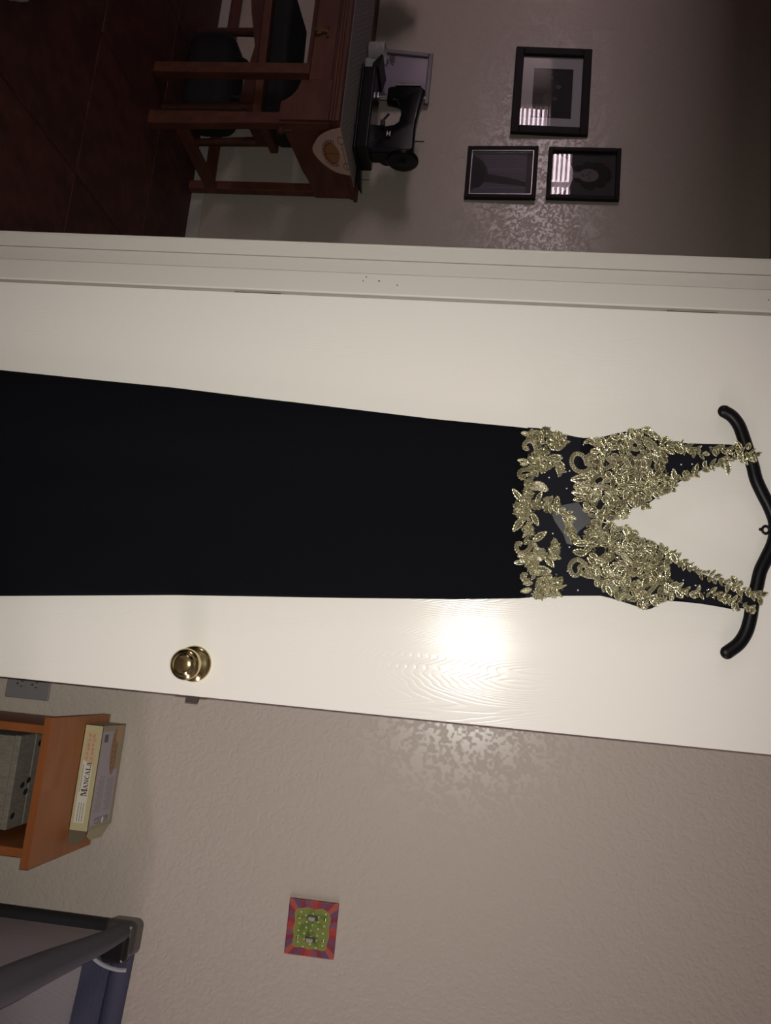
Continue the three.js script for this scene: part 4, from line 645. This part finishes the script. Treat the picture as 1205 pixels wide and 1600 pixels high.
{ // portable playpen: padded top rails, mesh sides; its frame is turned a little from the wall
  const TH = -0.105, o = thing('playpen', 'dark grey portable playpen with mesh sides and padded rails against the wall', 'playpen', [0.584, 0, -1.93], TH);
  const navyTex = dataTex(256, (u, v) => 0.5 + 0.3 * nB(u * 160, v * 160) + 0.2 * nA(u * 64, v * 64));
  const padTex = std({ color: rgb(0.062, 0.060, 0.075), roughness: 0.85, bumpMap: navyTex, bumpScale: 0.001 });
  const navy = std({ color: rgb(0.05, 0.052, 0.095), roughness: 0.8, bumpMap: navyTex, bumpScale: 0.002 });
  const black = std({ color: rgb(0.009, 0.009, 0.010), roughness: 0.9, bumpMap: navyTex, bumpScale: 0.002 });
  const gloss = phys({ color: rgb(0.012, 0.012, 0.013), roughness: 0.22 }), bracket = phys({ color: rgb(0.055, 0.05, 0.045), roughness: 0.35 });
  const net = dataTex(128, (u, v) => (Math.sin(u * 2 * Math.PI * 16) > -0.2 || Math.sin(v * 2 * Math.PI * 5) > 0.8 ? 1 : 0.35)); net.repeat.set(22, 22);
  const netMat = std({ color: rgb(0.34, 0.31, 0.33), roughness: 0.9, transparent: true, opacity: 0.82, alphaMap: net, side: THREE.DoubleSide });
  const L = 1.02, W = 0.70, Y = 0.755; // local +x runs along the wall, +z comes out into the room
  // end rail, coming towards the camera; its padding droops and thickens from the corner
  const railPts = [], q = []; 
  { const c = new THREE.CatmullRomCurve3([V([0.0, Y - 0.012, 0.03]), V([0.002, Y - 0.006, 0.15]), V([0.004, Y - 0.012, 0.35]), V([0.002, Y - 0.006, 0.55]), V([0, Y - 0.006, W - 0.03])]); const g = new THREE.TubeGeometry(c, 40, 0.028, 14); const p = g.attributes.position; for (let i = 0; i < p.count; i++) { const y = p.getY(i) - Y; const k = 0.6 + 0.4 * Math.min(1, Math.max(0, p.getZ(i)) / 0.5); p.setY(i, Y - 0.008 + (y + 0.008) * k * (y < -0.008 ? 1.35 : 1)); p.setX(i, p.getX(i) * k); } g.computeVertexNormals(); part('padded_rail', g, padTex, o, 'dark grey padded end rail'); }
  part('padded_rail', new THREE.TubeGeometry(new THREE.CatmullRomCurve3([V([0.04, Y - 0.01, 0]), V([0.3, Y - 0.016, 0]), V([0.7, Y - 0.016, 0]), V([L, Y - 0.01, 0])]), 30, 0.024, 12), navy, o);
  part('padded_rail', new THREE.TubeGeometry(new THREE.CatmullRomCurve3([V([0.04, Y - 0.01, W]), V([0.5, Y - 0.02, W]), V([L, Y - 0.01, W])]), 30, 0.024, 12), navy, o);
  part('padded_rail', new THREE.TubeGeometry(new THREE.CatmullRomCurve3([V([L, Y - 0.01, 0.03]), V([L, Y - 0.01, W])]), 20, 0.024, 12), padTex, o);
  // wrinkled navy cloth band under the far rail
  const band = (g, n) => { const p = g.attributes.position, w = noise2(n, 16); for (let i = 0; i < p.count; i++) p.setZ(i, p.getZ(i) + 0.018 * (w(p.getX(i) * 9 + p.getY(i) * 14, p.getY(i) * 11 - p.getX(i) * 5) - 0.5)); g.computeVertexNormals(); return g; };
  part('cloth_band', band(new THREE.BoxGeometry(L - 0.05, 0.085, 0.006, 90, 12, 1).translate(L / 2, Y - 0.056, 0), 95), navy, o, 'wrinkled navy cloth band under the far rail');
  part('cloth_band', band(new THREE.BoxGeometry(L - 0.06, 0.11, 0.006, 60, 12, 1).translate(L / 2, Y - 0.075, W), 96), navy, o);
  const netPanel = (w, y0, y1) => new THREE.BoxGeometry(w, y1 - y0, 0.0015).translate(0, (y0 + y1) / 2, 0);
  part('mesh_panel', netPanel(L - 0.08, 0.16, Y - 0.095).translate(L / 2, 0, 0.001), netMat, o, 'grey net panel along the wall');
  part('mesh_panel', netPanel(L - 0.08, 0.16, Y - 0.13).translate(L / 2, 0, W), netMat, o);
  part('mesh_panel', netPanel(W - 0.1, 0.16, Y - 0.035).rotateY(Math.PI / 2).translate(0.0, 0, W / 2), netMat, o, 'grey net panel under the end rail');
  part('mesh_panel', netPanel(W - 0.1, 0.16, Y - 0.035).rotateY(Math.PI / 2).translate(L, 0, W / 2), netMat, o);
  part('base_band', merge([slab(0.02, L - 0.02, 0.06, 0.17, -0.004, 0.002), slab(0.02, L - 0.02, 0.06, 0.17, W - 0.002, W + 0.004), slab(-0.004, 0.002, 0.06, 0.17, 0.02, W - 0.02), slab(L - 0.002, L + 0.004, 0.06, 0.17, 0.02, W - 0.02)]), navy, o);
  part('mattress', rbox(0.01, L - 0.01, 0.10, 0.13, 0.01, W - 0.01, 0.01), padTex, o);
  for (const [x, z] of [[0, 0], [L, 0], [0, W], [L, W]]) { const g = rbox(x - 0.018, x + 0.018, 0.04, Y - 0.02, z - 0.018, z + 0.018, 0.012, 3); part('post', g, black, o, 'black fabric-covered corner post'); part('foot', merge([ball(x, 0.025, z, 0.025, 14)]), gloss, o); }
  for (const [x, z, sx, sz] of [[0, 0, 1, 1], [L, 0, -1, 1], [0, W, 1, -1], [L, W, -1, -1]]) {
    const cap = part('corner_bracket', rbox(-0.024, 0.050, Y - 0.055, Y + 0.018, -0.03, 0.035, 0.016, 4), bracket, o, 'dark plastic corner bracket'); cap.position.set(x, 0, z); cap.scale.set(sx, 1, sz);
    const inn = rbox(0.0, 0.062, Y - 0.05, Y + 0.010, -0.022, 0.043, 0.014, 4); part('inner_latch', inn, gloss, cap);
    part('piping', tube([[0.030, Y - 0.075, 0.05], [0.052, Y - 0.06, 0.046], [0.066, Y - 0.038, 0.038], [0.073, Y - 0.008, 0.03], [0.074, Y + 0.008, 0.02]], 0.0045, 24, 8), std({ color: rgb(0.33, 0.33, 0.36), roughness: 0.6 }), cap, 'pale grey piping');
  }
}
renderer.render(scene, camera);
